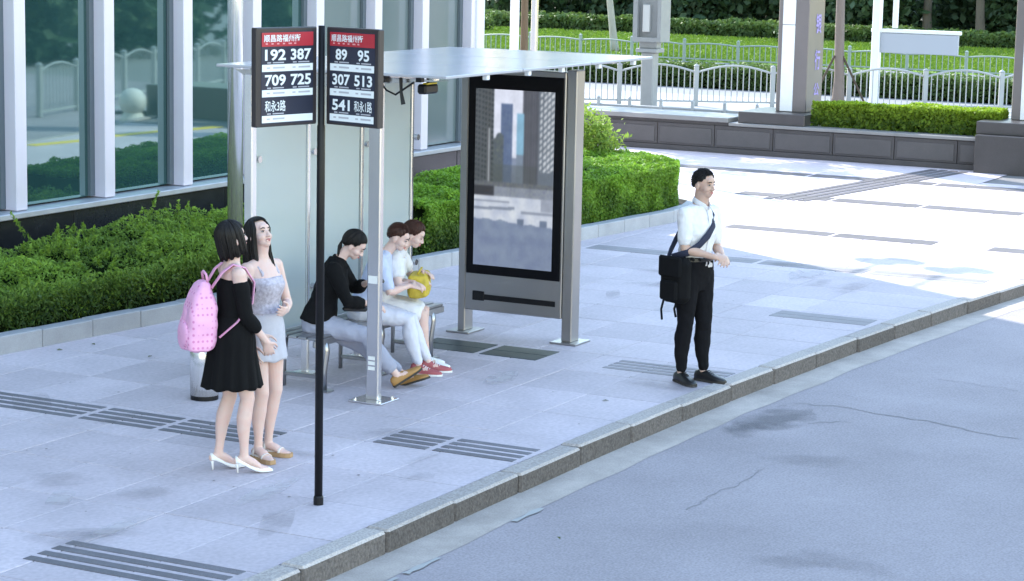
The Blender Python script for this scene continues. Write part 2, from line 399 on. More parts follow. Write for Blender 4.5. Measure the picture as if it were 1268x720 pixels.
# stains and gum spots with their own ragged shape
def stain(x, y, rx, ry, ang, mt, z, seed, n=20):
    pts = [(x+rx*math.cos(t)*math.cos(ang)-ry*math.sin(t)*math.sin(ang), y+rx*math.cos(t)*math.sin(ang)+ry*math.sin(t)*math.cos(ang), z) for t in [2*PI*i/n for i in range(n)]]
    MB().add(pts, [tuple(range(n))]).build('stain', mt, pavement)
PALE = softmat('pale_stain', (0.62, 0.58, 0.60), 0.55, 7.0); DIRT = softmat('dirt_stain', (0.28, 0.255, 0.26), 0.20, 6.0); GUM = mat('gum_spot', (0.23, 0.21, 0.21), 0.8, spec=0.1)
for k, (a, rx, ry, an) in enumerate([((75, 618), .35, .08, .5), ((140, 655), .5, .12, .1), ((330, 610), .6, .10, .2), ((720, 514), .35, .06, .5), ((360, 463), .3, .06, 0), ((500, 605), .4, .1, .9), ((620, 470), .5, .12, .3), ((1000, 340), .8, .2, .3)]):
    p = gnd(*a)
    if p[1]-rx*abs(math.sin(an))-ry > yk(p[0])+.2: stain(p[0], p[1], rx, ry, an, PALE, 0.0062+k*.0003, k)
for k in range(34):
    x = random.uniform(9.5, 24); stain(x, random.uniform(yk(x)+.25, 11.2), random.uniform(.15, .7), random.uniform(.06, .22), random.uniform(0, 3), DIRT, 0.0090+k*.00025, k)
for k in range(60):
    x = random.uniform(9.5, 21); r_ = random.uniform(.006, .013); stain(x, random.uniform(yk(x)+.2, 11.5), r_, r_*.8, 0, GUM, 0.0042, k, 8)
# yellow guide strip on the plaza, seen in the windows
m = MB().prism([(28.9, 5.78), (33.8, 6.12), (33.8, 6.36), (28.9, 6.02)], 0.001, 0.009)
m.build('yellow_line', mat('yellow_paint', (0.75, 0.55, 0.03), 0.6), pavement)

# ------------------------------------------------------------------ glass building
MULL = mat('mullion_aluminium', (0.64, 0.60, 0.70), 0.42, 0.1, var=0.04, vscale=2)
PLINTH = mat('black_granite', (0.018, 0.019, 0.022), 0.22, var=0.3, vscale=6, rnd=0.15)
SILL = mat('sill_metal', (0.40, 0.41, 0.45), 0.4, 0.3, var=0.12, vscale=5)
GLASS = mat('dark_reflective_glass', (0.022, 0.060, 0.062), 0.025, 0.0, ior=3.0, var=0.1, vscale=1)
GLASS.node_tree.nodes['Principled BSDF'].inputs['Specular Tint'].default_value = (0.72, 1.0, 0.98, 1)
GLASS2 = mat('pale_coated_glass', (0.14, 0.18, 0.19), 0.10, 0.0, ior=2.3, var=0.06, vscale=0.6)
WALLM = mat('building_wall', (0.3, 0.31, 0.33), 0.6, var=0.1, vscale=1)
BH = 46.0; BY = 15.0; BX1 = 27.42
bld = thing('office_building', 'tall glass-fronted office building with lavender-grey mullions and black granite plinth behind the hedge', 'building', (24, BY, 0))
def bb(mb, name, mt, par=None, smooth=False):
    mb.v = [(a-24, b-BY, c) for a, b, c in mb.v]; return mb.build(name, mt, par or bld, smooth=smooth)
bb(MB().box(-45, BX1-0.02, BY+0.25, BY+28, -0.1, BH), 'wall', WALLM)
mx = [q*0.9375 for q in [18.97-1.455*k for k in range(5, 0, -1)]+[18.97, 20.5, 22.0, 23.45, 24.9, 26.36, 27.64, 29.06]]
for i, x in enumerate(mx):
    bb(MB().cbox(x-0.085, x+0.085, BY-0.16, BY+0.12, 0.75, BH-0.3, 0.008), 'mullion', MULL)
for i, (a, b) in enumerate(zip(mx[:-1], mx[1:])):
    gm = GLASS2 if a > 23.0 else GLASS
    zs = [0.745, 4.2]+[4.2+3.6*k for k in range(1, 12)]
    for q, (z0, z1) in enumerate(zip(zs[:-1], zs[1:])):
        if q > 1 and i < 4: continue
        t = random.uniform(-0.004, 0.004)
        bb(MB().add([(a+0.08, BY+0.02+t, z0+.02), (b-0.08, BY+0.02-t, z0+.02), (b-0.08, BY+0.02-t, z1-0.05), (a+0.08, BY+0.02+t, z1-0.05),
                     (a+0.08, BY+0.05+t, z0+.02), (b-0.08, BY+0.05-t, z0+.02), (b-0.08, BY+0.05-t, z1-0.05), (a+0.08, BY+0.05+t, z1-0.05)],
                    [(0, 1, 2, 3), (7, 6, 5, 4), (0, 4, 5, 1), (3, 2, 6, 7), (0, 3, 7, 4), (1, 5, 6, 2)]), 'window_pane', gm)
    if i >= 4:  # dark inner jamb seen beside each pane
        bb(MB().box(b-0.16, b-0.085, BY-0.02, BY+0.018, 0.765, 4.1), 'jamb', mat('jamb_grey', (0.10, 0.125, 0.15), 0.4))
for q in range(12): bb(MB().box(-45, BX1-0.25, BY-0.01, BY+0.24, 4.16+3.6*q, 4.24+3.6*q), 'transom', MULL)
x = 9.0
while x < 27.3:
    x1 = min(x+1.364, 27.42)
    bb(MB().cbox(x+0.004, x1-0.004, BY-0.20, BY+0.2, -0.05, 0.68, 0.006), 'plinth_slab', PLINTH); x = x1
bb(MB().cbox(8, BX1+0.02, BY-0.24, BY+0.24, 0.685, 0.745, 0.008), 'sill', SILL)
bb(MB().cbox(BX1-0.16, BX1+0.06, BY-0.19, BY+0.3, 0.75, BH, 0.01), 'corner_post', mat('corner_white', (0.62, 0.63, 0.68), 0.4))
bb(MB().box(-45.1, BX1+0.3, BY-0.3, BY+28.1, BH, BH+0.8), 'roof', WALLM)
for zc, off in ((6.9, 1.45), (7.75, 1.75)):     # added twin blobs on arms, out of view, only to cast plaza shadows
    mb = MB().tube([(BX1-.1, BY+0.1, zc), (BX1+off, BY+0.1, zc)], 0.035)
    for q in (-.17, .17): mb.ell((BX1+off+q*.58, BY+0.1-q*.8, zc+.05), (0.20, 0.20, 0.22))
    bb(mb, 'shadow_caster', SILL, smooth=True)

# ------------------------------------------------------------------ hedge bed kerb stones and soil
def hy(x):   # front line of the planting bed
    return 12.55-0.095*(x-14.6) if x < 26.5 else 11.42+0.055*(x-26.5)**2*3
bed = struct(link('planting_bed', None))
CURB = mat('bed_kerb', (0.33, 0.335, 0.36), 0.7, var=0.12, vscale=4, fine=0.1, rnd=0.06)
x = 9.0; k = 0
while x < 27.2:
    L = 0.62; x1 = x+L; a = math.atan2(hy(x1)-hy(x), L); ln = math.hypot(hy(x1)-hy(x), L)
    MB().cbox(0, ln-0.006, -0.02, 0.13, -0.03, 0.155+0.003*math.sin(k*3), 0.008).build('bed_kerb_stone', CURB, bed, (x, hy(x), 0), (0, 0, a)); x = x1; k += 1
for (xa, ya, xb, yb) in [(27.6, hy(27.6), 27.95, 12.1), (27.95, 12.1, 28.05, 12.7), (28.05, 12.7, 28.05, 13.35), (28.05, 13.35, 28.05, 14.0)]:
    MB().cbox(0, math.hypot(xb-xa, yb-ya)-0.006, -0.02, 0.13, -0.03, 0.155, 0.008).build('bed_kerb_stone', CURB, bed, (xa, ya, 0), (0, 0, math.atan2(yb-ya, xb-xa)))
m = MB(); vs = []
bx = [9+0.62*i for i in range(31)]
for x in bx: vs += [(x, hy(x)+0.12, 0.10), (x, 14.78 if x < 22.4 else 14.0, 0.10)]
m.add(vs, [(2*i, 2*i+2, 2*i+3, 2*i+1) for i in range(len(bx)-1)]); m.build('soil', SOIL, bed)

# ------------------------------------------------------------------ hedges
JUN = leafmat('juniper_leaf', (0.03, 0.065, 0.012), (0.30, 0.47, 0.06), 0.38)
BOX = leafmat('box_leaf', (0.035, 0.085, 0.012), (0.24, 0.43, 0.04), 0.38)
STEMM = mat('stem_bark', (0.07, 0.05, 0.035), 0.9, var=0.25, vscale=20)
def core(parent, fn, x0, x1, step, m, prof):
    """dark inner mass so a hedge is not see-through"""
    xs_ = np.arange(x0, x1+1e-6, step); vs = []; n = None
    for x in xs_:
        ring = prof(x); n = len(ring); vs += [(x, y, z) for y, z in ring]
    fs = [(i*n+k, (i+1)*n+k, (i+1)*n+k+1, i*n+k+1) for i in range(len(xs_)-1) for k in range(n-1)]
    fs += [tuple(range(n)), tuple(range((len(xs_)-1)*n, len(xs_)*n))]
    return MB().add(vs, fs).build('inner_mass', m, parent)
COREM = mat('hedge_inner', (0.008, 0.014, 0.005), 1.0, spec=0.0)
# --- loose juniper hedge
hed = thing('juniper_hedge', 'loose feathery dark green hedge with upright sprigs below the glass building', 'hedge', (16, 13.8, 0.1))
def jtop(x, y):
    t = (y-hy(x)-0.12)/2.2
    return 0.10+min(1.0, max(0.0, t*5.0+0.55))**0.6*(0.35+0.07*math.sin(x*1.1))+0.10*t
N = 105000; X = rng.uniform(10.5, 22.0, N); T = rng.random(N)**1.25; HY = np.array([hy(a) for a in X])+0.16
Y = HY+T*(14.35-HY)
top = np.array([jtop(a, b) for a, b in zip(X, Y)]); nz = vnoise(X, Y, 1.5)*0.15+vnoise(X, Y, 4.2, 3.1)*0.11
sh = top+nz
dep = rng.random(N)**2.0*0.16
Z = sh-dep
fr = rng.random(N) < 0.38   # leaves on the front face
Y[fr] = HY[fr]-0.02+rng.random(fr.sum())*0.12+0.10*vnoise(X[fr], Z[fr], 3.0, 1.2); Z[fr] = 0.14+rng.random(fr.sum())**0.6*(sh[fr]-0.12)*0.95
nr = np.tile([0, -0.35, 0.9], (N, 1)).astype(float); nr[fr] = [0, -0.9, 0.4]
sv = np.clip(0.62+2.2*nz-1.6*dep+0.25*vnoise(X, Y, 0.9, 7.7), 0.05, 1); sv[fr] = np.clip(-0.05+0.95*((Z[fr]-0.15)/0.5)**1.5, 0, 1)  # front leaves darken downwards, shade put into the leaf colour
P = np.stack([X, Y, Z], 1)
# upright sprigs
sp_pts = []; sp_s = []
for k in range(330):
    a = rng.uniform(10.8, 21.8); t = rng.random(); b = hy(a)+0.2+t*(14.25-hy(a)-0.2); h = rng.uniform(0.05, 0.15)+(0.28*rng.random() if rng.random() < 0.12 and t > 0.5 else 0)
    z0 = jtop(a, b)+0.05; lean = rng.normal(size=2)*0.35*h
    for q in range(int(18+h*170)):
        u_ = rng.random(); rr = 0.035*(1.05-u_); an = rng.random()*2*PI
        sp_pts.append((a+lean[0]*u_+rr*math.cos(an), b+lean[1]*u_+rr*math.sin(an), z0-0.05+h*u_)); sp_s.append(0.35+0.5*u_)
SPR = np.array(sp_pts)
P = np.concatenate([P, SPR])-np.array([16, 13.8, 0.1]); nr = np.concatenate([nr, np.tile([0., -0.6, 0.4], (len(SPR), 1))]); sv = np.concatenate([sv, np.array(sp_s)])
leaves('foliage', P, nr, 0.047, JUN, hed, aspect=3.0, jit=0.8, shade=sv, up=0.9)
def jprof(x):
    h = hy(x); ys = [h+0.2, h+0.22, h+0.5, h+1.2, 14.0, 14.3, 14.3]
    return [(y-13.8, (0.0 if i in (0, 6) else jtop(x, y)-0.20)) for i, y in enumerate(ys)]
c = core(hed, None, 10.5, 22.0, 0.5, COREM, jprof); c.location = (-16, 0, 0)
for k in range(40):
    a = 11+k*0.27; b = hy(a)+0.3+0.2*random.random()
    MB().tube([(a-16, b-13.8, 0.0), (a-16+random.uniform(-.1, .1), b-13.85, 0.25)], [0.012, 0.006], 5).build('stem', STEMM, hed)
# --- clipped hedge
hed2 = thing('clipped_hedge', 'clipped bright green hedge with rounded end beside the pale plaza', 'hedge', (24, 12.5, 0.1))
def cend(x): return 1.0 if x < 26.6 else math.sqrt(max(0.0, 1-((x-26.6)/1.15)**2))
def cb(x): return (hy(min(x, 26.4))+0.20+ (1-cend(x))*0.75, 13.55-(1-cend(x))*0.75)
ctop = 0.72
N = 95000; X = rng.uniform(21.2, 27.72, N); Y = np.zeros(N); Z = np.zeros(N); nr = np.zeros((N, 3)); sv = np.zeros(N)
B = np.array([cb(a) for a in X]); u_ = rng.random(N); kind = rng.random(N)
tp = kind < 0.5; ft = (kind >= 0.5) & (kind < 0.92); bk = kind >= 0.92
Y[tp] = B[tp, 0]+u_[tp]*(B[tp, 1]-B[tp, 0]); bump_ = vnoise(X, Y, 2.2, 2.0)*0.09+vnoise(X, Y+Z, 6.0, 5.0)*0.06
edge = np.minimum(Y-B[:, 0], B[:, 1]-Y); rnd_ = np.where(edge < 0.18, (0.18-np.clip(edge, 0, 0.18))**2*3.5, 0)
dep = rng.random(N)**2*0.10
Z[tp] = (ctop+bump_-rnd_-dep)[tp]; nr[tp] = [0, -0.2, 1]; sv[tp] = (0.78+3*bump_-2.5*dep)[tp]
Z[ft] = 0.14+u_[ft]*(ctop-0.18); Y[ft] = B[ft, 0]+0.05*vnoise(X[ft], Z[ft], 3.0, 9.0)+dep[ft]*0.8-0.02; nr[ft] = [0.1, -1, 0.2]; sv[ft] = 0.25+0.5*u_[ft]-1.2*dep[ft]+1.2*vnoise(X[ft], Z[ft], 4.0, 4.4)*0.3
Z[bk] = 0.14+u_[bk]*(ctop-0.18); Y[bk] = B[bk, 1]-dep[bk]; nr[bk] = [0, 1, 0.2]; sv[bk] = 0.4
P = np.stack([X, Y, Z], 1)-np.array([24, 12.5, 0.1])
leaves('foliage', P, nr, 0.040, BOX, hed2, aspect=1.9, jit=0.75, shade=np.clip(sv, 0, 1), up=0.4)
def cprof(x):
    a, b = cb(x); a += 0.08; b -= 0.08
    return [(y-12.5, z-0.1) for y, z in ((a, 0.1), (a, ctop-0.22), (a+0.12, ctop-0.10), (b-0.12, ctop-0.10), (b, ctop-0.22), (b, 0.1))]
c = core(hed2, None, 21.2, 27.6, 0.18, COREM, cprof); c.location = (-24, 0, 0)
for k in range(18):
    a = 21.5+k*0.27
    MB().tube([(a-24, cb(a)[0]+0.12-12.5, 0.0), (a-24+random.uniform(-.05, .05), cb(a)[0]+0.14-12.5, 0.25)], [0.014, 0.008], 5).build('stem', STEMM, hed2)
# --- small pale green shrub behind the clipped hedge
def shrub(name, label, cat, base, H, R, n, lf, size, group=None, nst=9, aspect=2.4, flat=1.0, jit=1.2):
    t = thing(name, label, cat, base, 0, group)
    pts = []; sv = []
    for k in range(nst):
        an = rng.random()*2*PI; rr = R*math.sqrt(rng.random()); hh = H*(0.65+0.4*rng.random())
        tip = np.array([rr*math.cos(an), rr*math.sin(an), hh])
        MB().tube([(0.15*tip[0], 0.15*tip[1], 0), (0.5*tip[0], 0.5*tip[1], 0.5*hh), tuple(tip*0.97)], [0.013*H, 0.009*H, 0.003*H], 5).build('stem', STEMM, t)
        m_ = n//nst; u_ = rng.random(m_)**0.8
        c_ = tip*u_[:, None]; c_[:, :2] = tip[:2]*(0.15+0.85*u_[:, None]**0.8)
        q = rng.normal(size=(m_, 3))*np.array([0.30*R, 0.30*R, 0.13*H])*(1.15-0.6*u_)[:, None]
        pts.append(c_+q); sv.append(0.25+0.6*u_)
    P = np.concatenate(pts); P[:, 2] = np.abs(P[:, 2])+0.02
    leaves('foliage', P, np.tile([0., 0., 0.8], (len(P), 1)), size, lf, t, aspect=aspect, jit=jit, shade=np.concatenate(sv))
    return t
p = gnd(748, 216, 0.1)
SHR = leafmat('pale_shrub_leaf', (0.08, 0.16, 0.02), (0.30, 0.42, 0.07), 0.4)
shrub('leafy_shrub', 'small pale yellow-green leafy shrub rising behind the clipped hedge', 'shrub', (27.45, 13.0, 0.1), 1.12, 0.40, 3600, SHR, 0.075)

# ------------------------------------------------------------------ granite wall with pillars and planter
GRAN = mat('grey_granite', (0.055, 0.051, 0.053), 0.33, var=0.12, vscale=3, fine=0.15, fscale=120, rnd=0.10)
GRANP = mat('grey_granite_panel', (0.075, 0.070, 0.072), 0.38, var=0.10, vscale=3, fine=0.15, fscale=120, rnd=0.10)
GRANT = mat('granite_coping', (0.22, 0.215, 0.215), 0.5, var=0.1, vscale=3)
WX = 35.3
gw = thing('granite_wall', 'low dark grey granite wall with panelled face along the far side of the plaza', 'wall', (WX+0.4, 12, 0))
def gb(mb, name, mt): mb.v = [(a-WX-0.4, b-12, c) for a, b, c in mb.v]; return mb.build(name, mt, gw)
gb(MB().box(WX+0.05, WX+0.9, 4.0, 21.0, -0.12, 0.52), 'core', GRAN)
gb(MB().cbox(WX-0.03, WX+0.95, 14.35, 21.0, 0.52, 0.60, 0.008), 'coping', GRANT)
gb(MB().cbox(WX-0.02, WX+0.35, 10.05, 14.34, 0.47, 0.525, 0.008), 'coping', GRANT)
gb(MB().cbox(WX+0.005, WX+0.049, 10.05, 20.9, 0.0, 0.09, 0.004), 'base_course', GRAN)
y = 20.9
while y > 10.3:
    y1 = max(y-1.05, 10.06)
    gb(MB().cbox(WX+0.012, WX+0.05, y1+0.005, y-0.005, 0.095, 0.46, 0.004), 'granite_slab', GRAN)
    gb(MB().cbox(WX-0.003, WX+0.02, y1+0.05, y-0.05, 0.13, 0.40, 0.004), 'granite_slab', GRANP); y = y1
gb(MB().cbox(WX-0.28, WX+0.9, 4.0, 10.04, -0.02, 0.60, 0.01), 'granite_slab', GRAN)
gb(MB().cbox(WX-0.10, WX+0.95, 7.0, 10.08, 0.60, 0.80, 0.01), 'pillar_base', GRAN)
gb(MB().cbox(WX+0.05, WX+1.3, 13.02, 14.20, 0.525, 0.72, 0.01), 'pillar_base', GRAN)
STEEL = mat('brushed_steel', (0.68, 0.67, 0.68), 0.27, 1.0, var=0.10, vscale=2, stretch=(1, 1, 0.15))
CHROME = mat('polished_steel', (0.80, 0.80, 0.82), 0.22, 0.75, var=0.05, vscale=4)
PAN = mat('white_panel', (0.72, 0.74, 0.78), 0.5, var=0.04)
def pillar(y0, y1, zb, label):
    t = thing('pillar', label, 'pillar', (WX+0.85, (y0+y1)/2, zb), 0, 'steel-clad pillars on the granite wall')
    hw = (y1-y0)/2
    MB().cbox(-0.33, 0.42, -hw, hw, 0, 6.5, 0.012).build('cladding', mat('pillar_cladding', (0.17, 0.155, 0.155), 0.4, 0.3, var=0.08, vscale=1.5), t)
    for z0, z1 in ((0.01, 1.45), (1.46, 3.9), (3.91, 6.4)):
        MB().cbox(-0.345, -0.325, -0.03, 0.19, z0, z1, 0.004).build('light_strip', PAN, t)
    return t
pl1 = pillar(13.18, 13.72, 0.72, 'steel-clad pillar with white strip and purple lettering on the granite wall')
pl2 = pillar(9.02, 9.70, 0.80, 'steel-clad pillar with white strip on the taller granite block, no lettering')
PURP = mat('purple_lettering', (0.30, 0.24, 0.62), 0.5)
for ch, zc, h in (('银', 0.85+0.62, 0.34), ('行', 0.85+0.02, 0.34), ('公', 0.85-0.48, 0.22)):
    me = text_mesh(ch, 0.26, h, 0.02); me.materials.append(PURP)
    o = link('lettering', me, pl1, (0.13, -0.275, zc), (PI/2, 0, 0))

def hedge_block(name, label, x0, x1, y0, y1, z0, z1, n, lf, size, group=None, wob=0.08):
    cx, cy = (x0+x1)/2, (y0+y1)/2
    t = thing(name, label, 'hedge', (cx, cy, z0), 0, group)
    X = rng.uniform(x0, x1, n); Y = rng.uniform(y0, y1, n); u_ = rng.random(n); k = rng.random(n)
    tp = k < 0.45; fr = (k >= 0.45) & (k < 0.85); sd_ = k >= 0.85
    dep = rng.random(n)**2*0.10
    bmp = vnoise(X, Y, 1.6, 3.3)*wob+vnoise(X, Y, 5.0, 1.3)*wob*0.5
    Z = z1+bmp-dep; X = np.where(fr, x0+dep+bmp*0.6, X)
    Z = np.where(fr | sd_, z0+0.03+u_*(z1-z0+bmp-0.03), Z); Y = np.where(sd_, y0+dep, Y)
    nr = np.where(tp[:, None], [0., 0, 1], np.where(fr[:, None], [-1., 0, 0.3], [0., -1, 0.3]))
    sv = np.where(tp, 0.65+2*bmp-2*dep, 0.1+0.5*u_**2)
    leaves('foliage', np.stack([X-cx, Y-cy, Z-z0], 1), nr, size, lf, t, aspect=1.9, jit=0.8, shade=np.clip(sv, 0, 1), up=0.4)
    MB().cbox(x0+0.09-cx, x1-0.05-cx, y0+0.08-cy, y1-0.05-cy, 0, z1-z0-0.12, 0.1).build('inner_mass', COREM, t)
    for q in range(max(3, int((y1-y0)*2.5))):
        yy = y0+(q+.5)/max(3, int((y1-y0)*2.5))*(y1-y0)-cy
        MB().tube([(x0+0.12-cx, yy, -0.02), (x0+0.1-cx, yy+0.03, 0.2)], [0.015, 0.008], 5).build('stem', STEMM, t)
    return t
LIME = leafmat('lime_leaf', (0.05, 0.10, 0.012), (0.36, 0.52, 0.03), 0.45)
MIDG = leafmat('mid_leaf', (0.03, 0.06, 0.015), (0.14, 0.22, 0.05), 0.3)
DARKG = leafmat('dark_leaf', (0.022, 0.045, 0.028), (0.075, 0.13, 0.06), 0.25)
hedge_block('planter_hedge', 'clipped lime green hedge growing on top of the granite wall between the pillars', WX+0.32, WX+0.9, 9.85, 13.0, 0.50, 0.93, 14000, LIME, 0.07, wob=0.06)

# ------------------------------------------------------------------ ground behind the wall
BGP = mat('far_pavement', (0.33, 0.33, 0.34), 0.8, var=0.08, vscale=0.5)
m = MB(); m.add([(36.2, 2, -0.02), (49.0, 2, -0.02), (46.5, 60, -0.02), (36.2, 60, -0.02)], [(0, 1, 2, 3)]); struct(m.build('far_pavement', BGP))
m = MB(); m.add([(49.0, 2, -0.04), (61, 2, -0.04), (61, 70, -0.04), (46.5, 70, -0.04)], [(0, 1, 2, 3)]); struct(m.build('far_road', mat('far_asphalt', (0.20, 0.205, 0.22), 0.85, var=0.1, vscale=0.6)))
m = MB(); m.add([(61, -10, -0.03), (76.5, -10, 0.0), (76.5, 80, 0.0), (61, 80, -0.03)], [(0, 1, 2, 3)])
m.add([(76.5, -10, 0.0), (120, -10, 0.3), (120, 110, 0.3), (76.5, 80, 0.0)], [(0, 1, 2, 3)])
lawn = struct(m.build('lawn', mat('lawn_soil', (0.10, 0.19, 0.018), 0.95, var=0.25, vscale=0.8, vcol=(0.16, 0.27, 0.03), fine=0.25, fscale=30)))
N = 60000; X = rng.uniform(61.1, 75.5, N); Y = rng.uniform(14, 44, N)
gr = leaves('grass', np.stack([X, Y, np.full(N, 0.03)], 1), np.tile([-1., 0, 0.3], (N, 1)), 0.16, leafmat('grass_blade', (0.10, 0.19, 0.015), (0.22, 0.33, 0.03), 0.4), None, aspect=2.5, jit=0.5, up=1.5)
gr['kind'] = 'stuff'; gr['label'] = 'sunlit mown grass on the far bank'

# ------------------------------------------------------------------ arched railings
RAILM = mat('railing_paint', (0.33, 0.345, 0.36), 0.45, var=0.06, vscale=2)
RAILG = mat('far_railing_paint', (0.22, 0.28, 0.25), 0.5, var=0.06)
def railing(name, label, a, b, npan, H, arch, mt, npick=11, post=0.10, z0=-0.02):
    a = Vector((*a, z0)); b = Vector((*b, z0)); t = thing(name, label, 'railing', a)
    L = (b-a).length/npan; ang = math.atan2(b.y-a.y, b.x-a.x)
    t.rotation_euler = (0, 0, ang)
    pm = MB().cbox(-post/2, post/2, -post/2, post/2, 0, H+0.02, 0.008).add(*([(-post*.6, -post*.6, H+0.02), (post*.6, -post*.6, H+0.02), (post*.6, post*.6, H+0.02), (-post*.6, post*.6, H+0.02), (0, 0, H+0.07)], [(0, 1, 4), (1, 2, 4), (2, 3, 4), (3, 0, 4), (3, 2, 1, 0)])).mesh('post', mt)
    def top(u_): return H-0.12+arch*math.sin(PI*u_)
    arc = MB().tube([(L*i/10, 0, top(i/10)) for i in range(11)], [0.022]*11, 6).mesh('top_rail', mt)
    low = MB().box(0.04, L-0.04, -0.015, 0.015, 0.08, 0.12).mesh('bottom_rail', mt)
    pk = [MB().box(-0.011, 0.011, -0.008, 0.008, 0.12, top((k+1)/(npick+1))).mesh('picket', mt) for k in range(npick)]
    for i in range(npan+1): link('post', pm, t, (L*i, 0, 0))
    for i in range(npan):
        link('top_rail', arc, t, (L*i, 0, 0)); link('bottom_rail', low, t, (L*i, 0, 0))
        for k in range(npick): link('picket', pk[k], t, (L*i+L*(k+1)/(npick+1), 0, 0))
    return t
railing('arched_railing', 'pale grey metal railing with arched panels between posts, behind the granite wall', (42.6, 23.4), (49.0, 11.85), 8, 0.84, 0.16, RAILM, 12)
railing('low_railing', 'knee-high white railing standing in front of the arched railing', (42.3, 21.5), (42.6, 14.6), 10, 0.26, 0.0, RAILM, 6, 0.06)
railing('far_railing', 'thin grey-green railing along the foot of the sunlit lawn', (60.4, 36), (60.4, 16), 12, 0.62, 0.05, RAILG, 9, 0.08)
railing('roadside_railing', 'white railing with arched panels beside the road, seen mirrored in the windows', (34.4, 1.5), (44.5, -1.2), 6, 1.0, 0.14, RAILM, 10, z0=ROADZ)
# stone ball bollard mirrored in the window
bl = thing('ball_bollard', 'round white stone ball bollard on a low foot, seen mirrored in the window', 'bollard', (34.6, 4.0, -0.13))
MB().ell((0, 0, 0.42), (0.26, 0.26, 0.26), n=24, m=16).build('ball', mat('white_stone', (0.62, 0.61, 0.58), 0.7, var=0.08), bl, True)
MB().lathe([(0.24, 0), (0.24, 0.1), (0.17, 0.22)], n=20).build('foot', mat('white_stone', (0.62, 0.61, 0.58)), bl)

# ------------------------------------------------------------------ far planting
hedge_block('roadside_hedge', 'low green shrub row seen through the arched railing', 50.6, 51.8, 13.2, 27.5, -0.04, 0.50, 16000, MIDG, 0.10)
hedge_block('bank_hedge', 'long olive green hedge at the top of the sunlit lawn', 75.0, 77.0, 16, 46, 0.0, 0.52, 18000, MIDG, 0.18, wob=0.15)
for k, (x, y, h) in enumerate([(81, 20.5, 2.6), (82.5, 24, 3.0), (81, 27.5, 2.4), (83, 31, 3.2), (81.5, 34.5, 2.7), (83, 38, 2.6), (82, 42, 3.0), (85, 46, 2.8)]):
    shrub('dark_shrub', 'dense dark green shrub in the shade beyond the bank hedge', 'shrub', (x, y, 0.01), h, 2.3, 3600, DARKG, 0.34, 'dark shrubs beyond the bank hedge', nst=8, aspect=1.6)
hedge_block('thicket', 'tall dark green thicket closing the view behind the shade trees', 89, 91, 12, 62, 0.05, 4.2, 22000, DARKG, 0.42, wob=0.3)
for k, (x, y, h, lf) in enumerate([(72.5, 27.3, 0.55, DARKG), (70.0, 22.0, 0.5, DARKG), (72, 39, 0.6, MIDG)]):
    shrub('lawn_bush', ['small dark bush on the lawn behind the kiosk post', 'small dark bush on the lawn behind the gantry post', 'small mid green bush on the lawn beyond the corner of the building'][k], 'bush', (x, y, 0.0), h, 0.6, 900, lf, 0.14)

for k, (x, y, h) in enumerate([(44, -12, 3.0), (48, -10, 3.4), (53, -9.5, 3.0), (58, -8, 3.5), (64, -7, 3.2), (70, -5, 3.6), (77, -4, 3.2)]):
    shrub('park_shrub', 'dark green shrub across the road, mirrored in the office windows', 'shrub', (x, y, -0.16), h, 2.4, 2400, DARKG, 0.4, 'shrubs across the road mirrored in the windows', nst=8, aspect=1.6)
# ------------------------------------------------------------------ trees (only the trunks reach into view)
def tree(name, label, base, H, r, barkc, lf, crown_r, crown_z, n, lean=(0, 0), group=None, size=0.2, stakes=False):
    t = thing(name, label, 'tree', base, 0, group)
    bk = mat('bark_%s' % name, barkc, 0.9, var=0.35, vscale=9, vcol=tuple(c*0.55 for c in barkc), bump=0.5, bscale=25, stretch=(1, 1, 0.3))
    top = Vector((lean[0], lean[1], H*0.62))
    ks = [0, .06, .15, .3, .5, .7, .85, 1]
    mb = MB().tube([(top.x*k+r*0.4*noise.noise(Vector((k*4, base[0], 0))), top.y*k+r*0.4*noise.noise(Vector((k*4, 9, base[1]))), top.z*k) for k in ks], [r*(1.35-.35*min(1, k/.1))*(1-.45*k) for k in ks], 12)
    limbs = []
    for q in range(7):
        an = q*2.4+base[1]; k = 0.62+0.05*q; e = Vector((top.x+crown_r*0.75*math.cos(an), top.y+crown_r*0.75*math.sin(an), H*(0.68+0.04*q)))
        s_ = top*k; mb.tube([s_, s_.lerp(e, .5)+Vector((0, 0, 0.12*H*.4)), e], [r*.45, r*.28, r*.08], 6); limbs.append(e)
    mb.build('trunk', bk, t, True)
    cen = [l for l in limbs]+[Vector((top.x, top.y, H*.85)), Vector((top.x*1.1, top.y, H*.72))]
    pts = []; sv = []
    for c_ in cen:
        for j in range(5):
            o_ = rng.normal(size=3)*crown_r*0.33; cc = np.array(c_)+o_; m_ = n//(len(cen)*5)
            q = rng.normal(size=(m_, 3))*crown_r*0.16; pts.append(cc+q); sv.append(0.45+q[:, 2]/(crown_r*0.6))
    P = np.concatenate(pts); ok = P[:, 2] > crown_z
    leaves('crown', P[ok], np.tile([0., 0., 0.7], (ok.sum(), 1)), size, lf, t, aspect=1.8, jit=1.0, shade=np.clip(np.concatenate(sv)[ok], 0, 1))
    if stakes:
        for an in (0.4, 2.5, 4.6):
            MB().tube([(0.75*math.cos(an), 0.75*math.sin(an), 0), (0.1*math.cos(an), 0.1*math.sin(an), 1.15)], 0.025, 8).build('support_stake', STEMM, t)
    return t
p = atX(1035, 60, 46.0)
tree('street_tree', 'slim brown street tree trunk propped by wooden stakes beside the arched railing', (46.2, p[1], -0.02), 7.5, 0.12, (0.24, 0.19, 0.17), MIDG, 1.7, 3.6, 5000, (0.05, 0.0), stakes=True)
p = atX(761, 60, 63.0)
tree('bank_tree', 'pale leaning tree trunk on the lawn behind the far railing', (63, p[1], -0.02), 8.5, 0.115, (0.42, 0.40, 0.36), MIDG, 2.2, 4.2, 5000, (0.0, 0.75))
